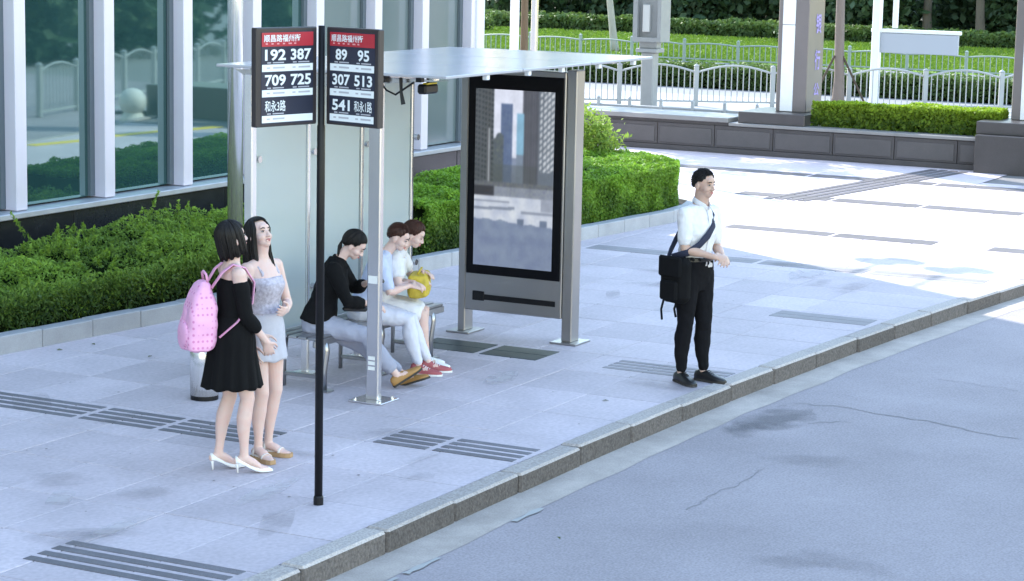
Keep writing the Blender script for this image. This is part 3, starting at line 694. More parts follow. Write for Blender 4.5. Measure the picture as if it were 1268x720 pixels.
for k, (px_, X_) in enumerate([(1045, 84.0), (1150, 80.0), (915, 86.0), (690, 84), (1215, 79)]):
    p = atX(px_, 20, X_)
    tree('shade_tree', ['broad dark tree beyond the bank hedge, between gantry and street tree', 'broad dark tree rising beyond the bank hedge near the unlettered pillar', 'broad dark tree beyond the bank hedge beside the kiosk post', 'broad dark tree beyond the bank hedge behind the shelter roof', 'broad dark tree close to the unlettered pillar, beyond the lawn'][k],
         (X_, p[1], 0.02), 9.5, 0.17, (0.13, 0.11, 0.09), DARKG, 3.4, 2.2, 5200, (0.1, 0.2), size=0.36)
p = atX(650, 30, 38.0)
tree('plaza_tree', 'brown rough tree trunk beside the white column behind the shelter roof', (38.0, p[1], -0.02), 7.5, 0.085, (0.19, 0.13, 0.08), MIDG, 1.5, 3.6, 3500, (0, 0))

# ------------------------------------------------------------------ posts, kiosk, gantry beyond the wall
p = atX(637, 40, 33.0)
wc = thing('white_column', 'round white column rising behind the shelter roof', 'column', (33, p[1], -0.01))
MB().lathe([(0.075, 0), (0.075, 6)], n=24).build('shaft', PAN, wc, True); MB().lathe([(0.14, 0), (0.14, 0.05), (0.09, 0.08)], n=24).build('base', PAN, wc)
p = atX(662, 30, 36.8)
wc = thing('steel_post', 'thin steel post with bright edge behind the shelter roof', 'post', (36.8, p[1], -0.02))
MB().cbox(-0.05, 0.05, -0.055, 0.055, 0, 6, 0.012).build('shaft', STEEL, wc); MB().cbox(-0.1, 0.1, -0.1, 0.1, 0, 0.02, 0.004).build('base', STEEL, wc)
p = gnd(803, 136)
ks = thing('kiosk_post', 'grey box-headed equipment post with an open niche standing by the arched railing', 'post', (43.0, atX(803, 130, 43.0)[1], -0.02), PI)
KG = mat('kiosk_grey', (0.27, 0.28, 0.29), 0.5, 0.2, var=0.06)
MB().cbox(-0.14, 0.14, -0.14, 0.14, 0, 1.22, 0.02).build('pole', KG, ks)
MB().cbox(-0.2, 0.2, -0.24, 0.24, 1.22, 1.30, 0.01).build('collar', KG, ks)
MB().cbox(-0.12, 0.12, -0.2, 0.2, 1.30, 1.44, 0.01).build('neck', KG, ks)
hd = MB(); hd.box(-0.24, 0.10, -0.33, 0.30, 1.44, 3.0); hd.box(0.10, 0.24, 0.20, 0.30, 1.44, 3.0); hd.box(0.10, 0.24, -0.33, -0.25, 1.44, 3.0); hd.box(0.10, 0.24, -0.25, 0.20, 1.44, 1.53)
hd.v = [(a, -b, c) for a, b, c in hd.v]; hd.f = [f[::-1] for f in hd.f]
hd.build('head_box', KG, ks)
MB().cbox(0.10, 0.19, -0.11, 0.05, 1.64, 2.2, 0.01).build('telephone_unit', mat('unit_grey', (0.5, 0.5, 0.5), 0.5), ks)
gp = atX(1085, 60, 48.0)
gt = thing('gantry', 'white steel sign gantry with grey board beyond the arched railing', 'gantry', (48.0, gp[1], -0.03))
MB().cbox(-0.09, 0.09, -0.09, 0.09, 0, 4.6, 0.015).build('post', PAN, gt)
MB().cbox(-0.06, 0.06, -0.46, -0.36, 1.72, 4.6, 0.01).build('hanger', PAN, gt)
MB().cbox(-0.05, 0.05, -1.9, 0.12, 1.62, 1.70, 0.01).build('beam', PAN, gt)
MB().cbox(-0.03, 0.03, -1.85, -0.10, 1.18, 1.61, 0.008).build('board', mat('board_grey', (0.36, 0.39, 0.46), 0.5), gt)
MB().cbox(-0.03, 0.03, -1.55, -0.75, 2.44, 3.6, 0.02).build('blue_sign_panel', mat('sign_blue', (0.05, 0.16, 0.55), 0.4), gt)
MB().box(-0.03, 0.03, -0.75, -0.46, 2.9, 2.96).build('bracket', PAN, gt)

# ================================================================== STREET FURNITURE
BLACKM = mat('black_paint', (0.008, 0.008, 0.010), 0.4, 0.0, spec=0.25, var=0.1, vscale=10)
# polished pole rising out of the hedge
lp = thing('lamp_pole', 'tall polished steel lamp pole rising from the feathery hedge behind the bus shelter', 'pole', (18.72, 12.9, 0.1))
MB().lathe([(0.078, 0), (0.078, 3.0), (0.07, 7.0)], n=28).build('shaft', CHROME, lp, True)
MB().lathe([(0.16, 0), (0.16, 0.03), (0.1, 0.05), (0.1, 0.15)], n=24).build('base_flange', STEEL, lp)
MB().tube([(0, 0, 7.0), (0, -0.3, 7.25), (0, -1.1, 7.35)], [0.05, 0.045, 0.04], 12).build('arm', STEEL, lp, True)
MB().ell((0, -1.35, 7.33), (0.16, 0.38, 0.07)).build('lamp_head', STEEL, lp, True)

# ------------------------------------------------------------------ bus shelter
FROST = bpy.data.materials.new('frosted_glass'); FROST.use_nodes = True
t_ = FROST.node_tree; b_ = t_.nodes['Principled BSDF']
b_.inputs['Base Color'].default_value = (0.74, 0.78, 0.79, 1); b_.inputs['Roughness'].default_value = 0.18; b_.inputs['Specular IOR Level'].default_value = 0.7
tl = t_.nodes.new('ShaderNodeBsdfTranslucent'); tl.inputs[0].default_value = (0.72, 0.76, 0.77, 1)
tr = t_.nodes.new('ShaderNodeBsdfTransparent'); tr.inputs[0].default_value = (0.75, 0.86, 0.85, 1)
m1 = t_.nodes.new('ShaderNodeMixShader'); m1.inputs[0].default_value = 0.40; m2 = t_.nodes.new('ShaderNodeMixShader'); m2.inputs[0].default_value = 0.22
t_.links.new(b_.outputs[0], m1.inputs[1]); t_.links.new(tl.outputs[0], m1.inputs[2]); t_.links.new(m1.outputs[0], m2.inputs[1]); t_.links.new(tr.outputs[0], m2.inputs[2])
t_.links.new(m2.outputs[0], t_.nodes['Material Output'].inputs[0])
ROOFG = mat('roof_glass', (0.42, 0.42, 0.46), 0.2, 0.0, spec=0.4, var=0.05, vscale=2, ior=1.7)
SO = (16.0, 9.4, 0)
sh = thing('bus_shelter', 'open steel bus shelter with flat glass roof and frosted glass back wall', 'bus shelter', SO)
def sb(mb, name, mt, par=None, smooth=False):
    mb.v = [(a-SO[0], b-SO[1], c-SO[2]) for a, b, c in mb.v]; o = mb.build(name, mt, par or sh); 
    if smooth: smooth_angle(o)
    return o
# front post
fp = sb(MB().cbox(14.79, 14.85, 8.855, 8.965, 0.012, 2.50, 0.008), 'post', STEEL)
sb(MB().cbox(14.68, 14.96, 8.76, 9.06, 0.002, 0.016, 0.003), 'base_plate', STEEL, fp)
for dx in (-0.1, 0.1):
    for dy in (-0.11, 0.11): sb(MB().cyl(14.82+dx, 8.91+dy, 0.015, 0.035, 0.012, n=8), 'bolt', STEEL, fp)
WHITEL = mat('white_label', (0.75, 0.75, 0.75), 0.5)
for z in (0.25, 0.29, 0.33): sb(MB().box(14.787, 14.789, 8.885, 8.945, z, z+0.028), 'label_sticker', WHITEL, fp)
sb(MB().box(14.787, 14.789, 8.87, 8.95, 0.93, 0.99), 'label_sticker', WHITEL, fp)
# back posts and panes
BYY = 9.95; bxs = [14.66, 15.46, 16.29, 17.13]
for i, x in enumerate(bxs):
    q = sb(MB().cbox(x-0.035, x+0.035, BYY-0.03, BYY+0.05, 0.012, 2.50, 0.01) if i in (0,) else MB().cbox(x-0.018, x+0.018, BYY-0.025, BYY+0.04, 0.012, 2.50, 0.006), 'post', CHROME if i < 2 else STEEL)
    sb(MB().cbox(x-0.09, x+0.09, BYY-0.09, BYY+0.1, 0.002, 0.014, 0.003), 'base_plate', STEEL, q)
    for z in (0.72, 1.83):
        sb(MB().cyl(0, 0, -0.03, 0.03, 0.028, n=12), 'glass_clamp', STEEL, q) if False else None
        c_ = MB(); c_.tube([(x+0.075, BYY-0.035, z), (x+0.075, BYY+0.035, z)], 0.028, 12); sb(c_, 'glass_clamp', STEEL, q)
for a, b in zip(bxs[:-1], bxs[1:]):
    sb(MB().cbox(a+0.045, b-0.025, BYY-0.006, BYY+0.006, 0.42, 2.36, 0.003), 'glass_pane', FROST)
# roof
RX0, RX1, RY0, RY1, RZ = 14.62, 18.36, 8.20, 10.26, 2.545
n = 3
for k in range(n):
    a = RX0+(RX1-RX0)*k/n; b = RX0+(RX1-RX0)*(k+1)/n
    sb(MB().cbox(a+0.006, b-0.006, RY0, RY1, RZ, RZ+0.022, 0.004), 'roof_pane', ROOFG)
sb(MB().cbox(RX0+0.1, RX1-0.1, BYY-0.04, BYY+0.06, RZ-0.085, RZ-0.002, 0.006), 'roof_beam', STEEL)
sb(MB().cbox(RX0+0.1, RX1-0.25, 8.86, 8.96, RZ-0.06, RZ-0.002, 0.006), 'roof_beam', STEEL)
for x in (14.82, 16.3, 17.95):
    c_ = MB(); c_.add([(x-.02, 8.28, RZ-.025), (x-.02, 10.2, RZ-.025), (x-.02, BYY, RZ-.16), (x-.02, 8.9, RZ-.075), (x+.02, 8.28, RZ-.025), (x+.02, 10.2, RZ-.025), (x+.02, BYY, RZ-.16), (x+.02, 8.9, RZ-.075)],
          [(0, 1, 2, 3), (7, 6, 5, 4), (0, 4, 5, 1), (1, 5, 6, 2), (2, 6, 7, 3), (3, 7, 4, 0)]); sb(c_, 'rafter', STEEL)
    for y in (8.4, 9.4): sb(MB().cyl(x, y, RZ-0.03, RZ-0.001, 0.03, n=12), 'roof_fixing', CHROME)
for y in (8.42, 8.75, 9.2, 9.7): sb(MB().cbox(RX0+0.02, RX0+0.07, y, y+0.05, RZ-0.035, RZ-0.001, 0.004), 'roof_clip', BLACKM)
for x in (15.3, 16.0, 16.6, 17.3, 18.0): sb(MB().cbox(x, x+0.05, RY0+0.02, RY0+0.06, RZ-0.04, RZ-0.001, 0.004), 'roof_clip', PAN)
# cameras and cables hung under the roof edge
YEL = mat('yellow_plastic', (0.62, 0.48, 0.03), 0.5)
cm = sb(MB().cbox(14.78, 14.98, 8.46, 8.54, 2.41, 2.485, 0.015), 'camera', BLACKM); sb(MB().cbox(14.80, 14.95, 8.455, 8.50, 2.484, 2.495, 0.004), 'yellow_cover', YEL, cm)
sb(MB().tube([(14.88, 8.5, 2.48), (14.88, 8.5, 2.545)], 0.012, 8), 'camera_mount', BLACKM, cm)
sb(MB().cbox(14.74, 14.84, 8.80, 8.96, 2.485, 2.53, 0.008), 'junction_box', BLACKM)
c_ = MB(); c_.tube([(14.75, 8.85, 2.50), (14.74, 8.78, 2.43), (14.74, 8.70, 2.40), (14.74, 8.62, 2.45), (14.76, 8.55, 2.50)], 0.008, 6); sb(c_, 'cable', BLACKM)
c_ = MB(); c_.tube([(14.75, 8.66, 2.53), (14.74, 8.65, 2.42), (14.74, 8.63, 2.33)], [0.014, 0.012, 0.018], 8); sb(c_, 'microphone', BLACKM)

# ------------------------------------------------------------------ bench
bn = thing('bench', 'long backless steel bench with slatted seat under the bus shelter', 'bench', (15.76, 9.62, 0))
BSTEEL = mat('bench_steel', (0.40, 0.40, 0.41), 0.32, 1.0, var=0.1, vscale=6)
for k in range(5):
    MB().cbox(-1.02, 1.02, -0.22+k*0.09, -0.22+k*0.09+0.075, 0.435, 0.455, 0.006).build('seat_slat', BSTEEL, bn)
MB().cbox(-1.03, 1.03, -0.225, -0.20, 0.38, 0.434, 0.005).build('seat_rail', BSTEEL, bn); MB().cbox(-1.03, 1.03, 0.20, 0.225, 0.38, 0.434, 0.005).build('seat_rail', BSTEEL, bn)
for x in (-0.85, 0.0, 0.85):
    MB().tube([(x, -0.16, 0.41), (x, -0.215, 0.39), (x, -0.225, 0.33), (x, -0.2, 0.16), (x, -0.2, 0.012)], [(0.03, 0.016)]*5, 8, side=(1, 0, 0)).build('leg', BSTEEL, bn, True)
    MB().tube([(x, 0.16, 0.41), (x, 0.18, 0.25), (x, 0.18, 0.012)], [(0.025, 0.014)]*3, 8, side=(1, 0, 0)).build('leg', BSTEEL, bn, True)
    MB().cbox(x-0.02, x+0.02, -0.18, 0.17, 0.10, 0.13, 0.005).build('stretcher', BSTEEL, bn)
    MB().cbox(x-0.05, x+0.05, -0.26, -0.15, 0.002, 0.014, 0.003).build('foot_plate', BSTEEL, bn)

# ------------------------------------------------------------------ display totem
TX, TY0, TY1 = 17.86, 8.70, 9.86
tt = thing('display_totem', 'tall steel display case with a black-bordered screen showing a city street', 'display', (TX+0.12, (TY0+TY1)/2, 0))
TO = (TX+0.12, (TY0+TY1)/2, 0)
TSTEEL = mat('totem_steel', (0.36, 0.35, 0.355), 0.36, 0.9, var=0.06, vscale=2)
def tb(mb, name, mt, par=None): mb.v = [(a-TO[0], b-TO[1], c) for a, b, c in mb.v]; return mb.build(name, mt, par or tt)
for y0, y1 in ((TY0, TY0+0.10), (TY1-0.075, TY1)):
    q = tb(MB().cbox(TX+0.01, TX+0.17, y0, y1, 0.014, 2.44, 0.008), 'post', TSTEEL)
    tb(MB().cbox(TX-0.06, TX+0.25, y0-0.08, y1+0.08, 0.002, 0.018, 0.003), 'base_plate', TSTEEL, q)
cas = tb(MB().cbox(TX, TX+0.18, TY0+0.102, TY1-0.077, 0.22, 2.42, 0.008), 'case', TSTEEL)
tb(MB().cbox(TX-0.012, TX-0.001, TY0+0.12, TY1-0.09, 0.56, 2.37, 0.004), 'black_border', mat('black_glass', (0.005, 0.005, 0.007), 0.3, spec=0.1))
tb(MB().cbox(TX-0.006, TX-0.001, TY0+0.16, TY1-0.16, 0.325, 0.375, 0.002), 'vent_slot', BLACKM)
tb(MB().cbox(TX-0.010, TX-0.001, TY1-0.28, TY1-0.16, 0.315, 0.40, 0.003), 'camera_window', BLACKM)
# the picture on the screen: a grid of coloured points
GU, GV = 110, 200
def scr(u, v):      # u: left->right 0..1, v: bottom->top 0..1, sRGB 0..255
    n1 = noise.noise(Vector((u*9, v*17, 1))); n2 = noise.noise(Vector((u*40, v*60, 2)))
    if v < 0.24+0.03*(1-u)+0.012*n1: c = (140+6*n1, 152+6*n1, 176)
    elif v < 0.40:
        c = (206+10*n1, 212+8*n1, 224)
        if abs(v-0.325-0.02*u) < 0.008 and u < 0.52: c = (148, 156, 172)
        if abs(v-0.37) < 0.006 and u < 0.45: c = (158, 165, 180)
        if abs(v-0.315) < 0.007 and u > 0.6: c = (158, 165, 180)
        if v < 0.28 and math.sin(u*22+1) > 0.55 and u > 0.35: c = (126, 138, 160)
        if u > 0.85 and v > 0.33: c = (170, 176, 190)
    elif v < 0.455: c = (150+12*n2, 156+12*n2, 168) if u > 0.25 else (72, 72, 80)
    elif v < 0.48: c = (118+16*n2, 122+16*n2, 128)
    else:
        sky = (226, 230, 244); c = sky
        if u < 0.23:
            k = (math.sin(u*150) > 0.0 and math.sin((v+.12*u)*210) > 0.0); c = (58, 66, 74) if k else (104, 109, 114)
            if abs(u-0.18) < 0.012 and v < 0.78: c = (176, 180, 186)
        elif u < 0.36 and v < 0.74+0.06*n1: c = (104+18*n2, 112+18*n2, 118)
        elif 0.33 < u < 0.47 and v < 0.92: c = (112+10*n2, 128+10*n2, 160)
        elif 0.53 < u < 0.62 and v < 0.87: c = (150, 190, 214) if v > 0.64 else (140, 152, 170)
        elif 0.47 <= u <= 0.53 and v < 0.62: c = (150, 160, 182)
        elif 0.60 < u < 0.80: c = (112, 114, 126) if math.sin(u*260) > -.3 else (86, 88, 98)
        elif u >= 0.80:
            c = (210, 214, 220) if (math.sin((v-.5*u)*170) > -0.3 and math.sin(u*130) > -.6 and v > 0.55) else (120, 128, 140)
        if v < 0.58 and 0.2 < u < 0.78: c = tuple(q*0.6+0.4*w_ for q, w_ in zip(c, (92, 98, 96)))
    gr_ = 1+.04*n2+.05*n1
    return [min(1, max(0, q*gr_/255))**1.25 for q in c]
def lin(q): return q/12.92 if q <= 0.04045 else ((q+0.055)/1.055)**2.4
me = bpy.data.meshes.new('screen'); y0, y1, z0, z1 = TY0+0.20, TY1-0.165, 0.645, 2.24
me.from_pydata([(TX-0.0145-TO[0], y1+(y0-y1)*i/(GU-1)-TO[1], z0+(z1-z0)*j/(GV-1)) for j in range(GV) for i in range(GU)], [],
               [(j*GU+i, j*GU+i+1, (j+1)*GU+i+1, (j+1)*GU+i) for j in range(GV-1) for i in range(GU-1)])
ca = me.color_attributes.new('picture', 'FLOAT_COLOR', 'POINT')
img = np.array([[scr(i/(GU-1), j/(GV-1)) for i in range(GU)] for j in range(GV)])
for _ in range(2):      # the picture is slightly soft
    pd = np.pad(img, ((1, 1), (1, 1), (0, 0)), mode='edge'); img = (pd[:-2, 1:-1]+pd[2:, 1:-1]+pd[1:-1, :-2]+pd[1:-1, 2:]+2*pd[1:-1, 1:-1])/6
img = np.where(img <= 0.04045, img/12.92, ((img+0.055)/1.055)**2.4)
ca.data.foreach_set('color', np.concatenate([img, np.ones((GV, GU, 1))], 2).ravel())
SCR = bpy.data.materials.new('screen_picture'); SCR.use_nodes = True; t_ = SCR.node_tree; b_ = t_.nodes['Principled BSDF']
at = t_.nodes.new('ShaderNodeVertexColor'); at.layer_name = 'picture'
b_.inputs['Base Color'].default_value = (0.02, 0.02, 0.02, 1); b_.inputs['Roughness'].default_value = 0.15
t_.links.new(at.outputs[0], b_.inputs['Emission Color']); b_.inputs['Emission Strength'].default_value = 0.22
me.materials.append(SCR); link('screen', me, tt)

# ------------------------------------------------------------------ bus stop sign
PX, PY = 11.89, 7.55
sg = thing('bus_stop_sign', 'black bus stop pole carrying two angled route boards with white numbers', 'bus stop sign', (PX, PY, 0))
MB().lathe([(0.026, 0.012), (0.026, 2.42), (0.022, 2.43), (0.022, 3.04)], n=20).build('pole', BLACKM, sg, True)
MB().lathe([(0.032, 0.002), (0.032, 0.05), (0.027, 0.06)], n=20).build('base_collar', BLACKM, sg)
va = math.radians(32.3); rr = Vector((math.sin(va), -math.cos(va), 0)); tcv = Vector((-math.cos(va), -math.sin(va), 0))
RED = mat('sign_red', (0.42, 0.025, 0.04), 0.45, var=0.08); NAVY = mat('sign_navy', (0.018, 0.022, 0.045), 0.4, var=0.1); SGW = mat('sign_white', (0.78, 0.82, 0.85), 0.5)
GREYT = mat('sign_small_print', (0.45, 0.45, 0.5), 0.5)
FRAME = mat('sign_frame', (0.03, 0.025, 0.028), 0.4)
def board(inner, outer, rows, lab):
    inner = Vector(inner); outer = Vector(outer); flip = (outer-inner).dot(rr) < 0
    L = outer if flip else inner; Rr = inner if flip else outer       # left and right ends as read
    W = (Rr-L).length; H = 0.60; u_ = (Rr-L).normalized(); nrm = Vector((u_.y, -u_.x, 0))
    if nrm.dot(tcv) < 0: nrm = -nrm
    mid = (L+Rr)/2
    Mx = Matrix.Identity(4)
    for i in range(3): Mx[i][0] = u_[i]; Mx[i][1] = (0, 0, 1)[i]; Mx[i][2] = nrm[i]
    Mx[0][3] = mid.x; Mx[1][3] = mid.y; Mx[2][3] = 2.735
    bo = MB().cbox(-W/2, W/2, -H/2, H/2, -0.05, 0, 0.006).build('route_board', FRAME, sg); bo.matrix_basis = Mx
    bo['label'] = lab
    fx = lambda k: -W/2+W*k; fy = lambda k: H/2-H*k
    def plate(name, x0, x1, y0, y1, mt, z=0.002):
        return MB().box(fx(x0), fx(x1), fy(y1), fy(y0), z-0.0018, z).build(name, mt, bo)
    plate('navy_panel', .075, .93, .04, .975, NAVY, 0.002)
    plate('red_header', .08, .925, .05, .19, RED, 0.004)
    def txt(s_, xc, yc, w_, h_, bold, mt=SGW, z=0.0055):
        me = text_mesh(s_, w_*W, h_*H, bold); me.materials.append(mt); link('lettering', me, bo, (fx(xc), fy(yc), z))
    txt('顺昌路福州街', .41, .108, .60, .075, .014)
    for k in range(6): plate('small_print', .14+k*.093, .175+k*.093+(.02 if k == 4 else 0), .155, .17, mat('header_print', (0.7, 0.3, 0.32), 0.5), 0.0052)
    for r, (yc, cells) in enumerate(zip((.275, .53, .79), rows)):
        for c_, xc in zip(cells, (.30, .72)):
            if not c_: continue
            wd = .34 if len(c_) == 3 else (.22 if len(c_) == 2 else .34)
            txt(c_, xc, yc, wd, .115, .028 if c_[0].isdigit() else .012, z=0.0045)
            plate('small_print', xc-.13, xc-.07, yc+.072, yc+.084, GREYT, 0.0040); plate('small_print', xc-.04, xc+.14, yc+.072, yc+.084, GREYT, 0.0040)
        y0 = (.37, .625, .885)[r]
        plate('white_strip', .085, .92, y0, y0+.072, SGW, 0.0045)
        for c_, xc in zip(cells, (.30, .72)):
            if c_: plate('small_print', xc-.14, xc-.09, y0+.027, y0+.042, GREYT, 0.0058); plate('small_print', xc-.04, xc+.15, y0+.025, y0+.043, GREYT, 0.0058)
c0 = Vector((0, 0, 0))
board(c0-rr*0.028+tcv*0.02, c0-rr*0.390+tcv*0.37, [('192', '387'), ('709', '725'), ('和永3路', '')], 'route board listing 192, 387, 709 and 725')
board(c0+rr*0.028+tcv*0.02, c0+rr*0.345+tcv*0.33, [('89', '95'), ('307', '513'), ('541', '和永1路')], 'route board listing 89, 95, 307, 513 and 541')

# ------------------------------------------------------------------ litter bin
lb = thing('litter_bin', 'slim cylindrical stainless steel litter bin behind the woman with the pink backpack', 'bin', (14.17, 10.05, 0.001))
MB().lathe([(0.108, 0), (0.108, 0.035)], n=28).build('base_ring', BLACKM, lb)
MB().lathe([(0.112, 0.036), (0.112, 0.60)], n=32).build('drum', CHROME, lb, True)
MB().lathe([(0.118, 0.60), (0.118, 0.64), (0.10, 0.66), (0.04, 0.665)], n=32).build('lid', STEEL, lb)
# small stray leaves on the pavement
LF = mat('dry_leaf', (0.10, 0.12, 0.03), 0.8)
for k, (x, y) in enumerate([(183, 443), (118, 428), (78, 434), (690, 666), (745, 497)]):
    p = gnd(x, y); MB().add([(0, 0, 0.006), (0.03, 0.012, 0.012), (0.06, 0, 0.006), (0.03, -0.014, 0.016)], [(0, 1, 2, 3)]).build('fallen_leaf', LF, None, (p[0], p[1], 0), (0, 0, k*1.3))
for o in [o for o in COL.objects if o.name.startswith('fallen_leaf')]: tag(o, 'tiny dry leaf lying on the pale pavement', 'leaf', 'stray leaves on the pavement')

# ================================================================== PEOPLE
SKIN = mat('skin_pale', (0.66, 0.48, 0.43), 0.5, sss=0.15, spec=0.35, var=0.07, vscale=18, vcol=(0.62, 0.41, 0.36))
SKINM = mat('skin_tan', (0.48, 0.32, 0.26), 0.5, sss=0.2, spec=0.35, var=0.05, vscale=14)
HAIRB = mat('hair_black', (0.009, 0.007, 0.007), 0.5, spec=0.3, var=0.3, vscale=60)
HAIRR = mat('hair_auburn', (0.05, 0.019, 0.013), 0.5, spec=0.3, var=0.3, vscale=60)
EYEW = mat('eye_white', (0.30, 0.27, 0.26), 0.3); EYED = mat('eye_dark', (0.012, 0.009, 0.008), 0.15); LIPM = mat('lip', (0.45, 0.16, 0.15), 0.45)
DG = bpy.context.evaluated_depsgraph_get
def remesh(mb, name, mt, parent, voxel=0.006, iters=4, wr=0.0, wscale=9.0, seed=0.0, wstretch=(1, 1, 1), fac=0.5):
    me = mb.mesh(name, mt); o = bpy.data.objects.new(name, me); COL.objects.link(o)
    r_ = o.modifiers.new('r', 'REMESH'); r_.mode = 'VOXEL'; r_.voxel_size = voxel; r_.use_smooth_shade = True
    if iters:
        s_ = o.modifiers.new('s', 'SMOOTH'); s_.iterations = iters; s_.factor = fac
    dg = DG(); dg.update(); m2 = bpy.data.meshes.new_from_object(o.evaluated_get(dg))
    bpy.data.objects.remove(o); bpy.data.meshes.remove(me); m2.name = name
    n = len(m2.vertices)
    if wr:
        co = np.zeros(n*3); m2.vertices.foreach_get('co', co); no = np.zeros(n*3); m2.vertices.foreach_get('normal', no)
        co = co.reshape(-1, 3); no = no.reshape(-1, 3)
        d = np.array([noise.noise(Vector((p[0]*wscale*wstretch[0]+seed, p[1]*wscale*wstretch[1], p[2]*wscale*wstretch[2])))+0.5*noise.noise(Vector((p[0]*wscale*2.3, p[1]*wscale*2.3+seed, p[2]*wscale*1.9))) for p in co])
        co += no*(d*wr)[:, None]; m2.vertices.foreach_set('co', co.ravel())
    m2.materials.clear(); m2.materials.append(mt); m2.shade_smooth(); m2.update()
    return link(name, m2, parent)
def ik(root, tgt, l1, l2, pole):
    root, tgt, pole = Vector(root), Vector(tgt), Vector(pole); d = tgt-root; L = d.length
    if L > (l1+l2)*0.999: tgt = root+d*((l1+l2)*0.999/L); d = tgt-root; L = d.length
    a = (l1*l1-l2*l2+L*L)/(2*L); h = math.sqrt(max(0, l1*l1-a*a)); u_ = d/L; p_ = (pole-u_*pole.dot(u_)).normalized()
    return root+u_*a+p_*h, tgt
TF = [(-.13, .105, .085, -.005), (-.08, .150, .110, -.012), (0, .168, .120, -.012), (.08, .155, .110, -.004), (.16, .123, .090, 0), (.22, .118, .088, 0), (.30, .135, .103, .012), (.36, .142, .108, .014), (.42, .143, .092, .002), (.465, .135, .076, -.006), (.50, .098, .062, -.012), (.525, .060, .054, -.012), (.56, .046, .047, -.006), (.63, .044, .047, .008)]
TM = [(-.13, .11, .09, 0), (-.08, .150, .112, -.008), (0, .162, .118, -.008), (.08, .152, .108, 0), (.16, .145, .100, 0), (.24, .150, .103, .004), (.33, .168, .112, .008), (.41, .175, .108, .002), (.47, .165, .090, -.006), (.51, .120, .070, -.012), (.54, .070, .060, -.012), (.58, .056, .057, -.006), (.65, .053, .056, .008)]
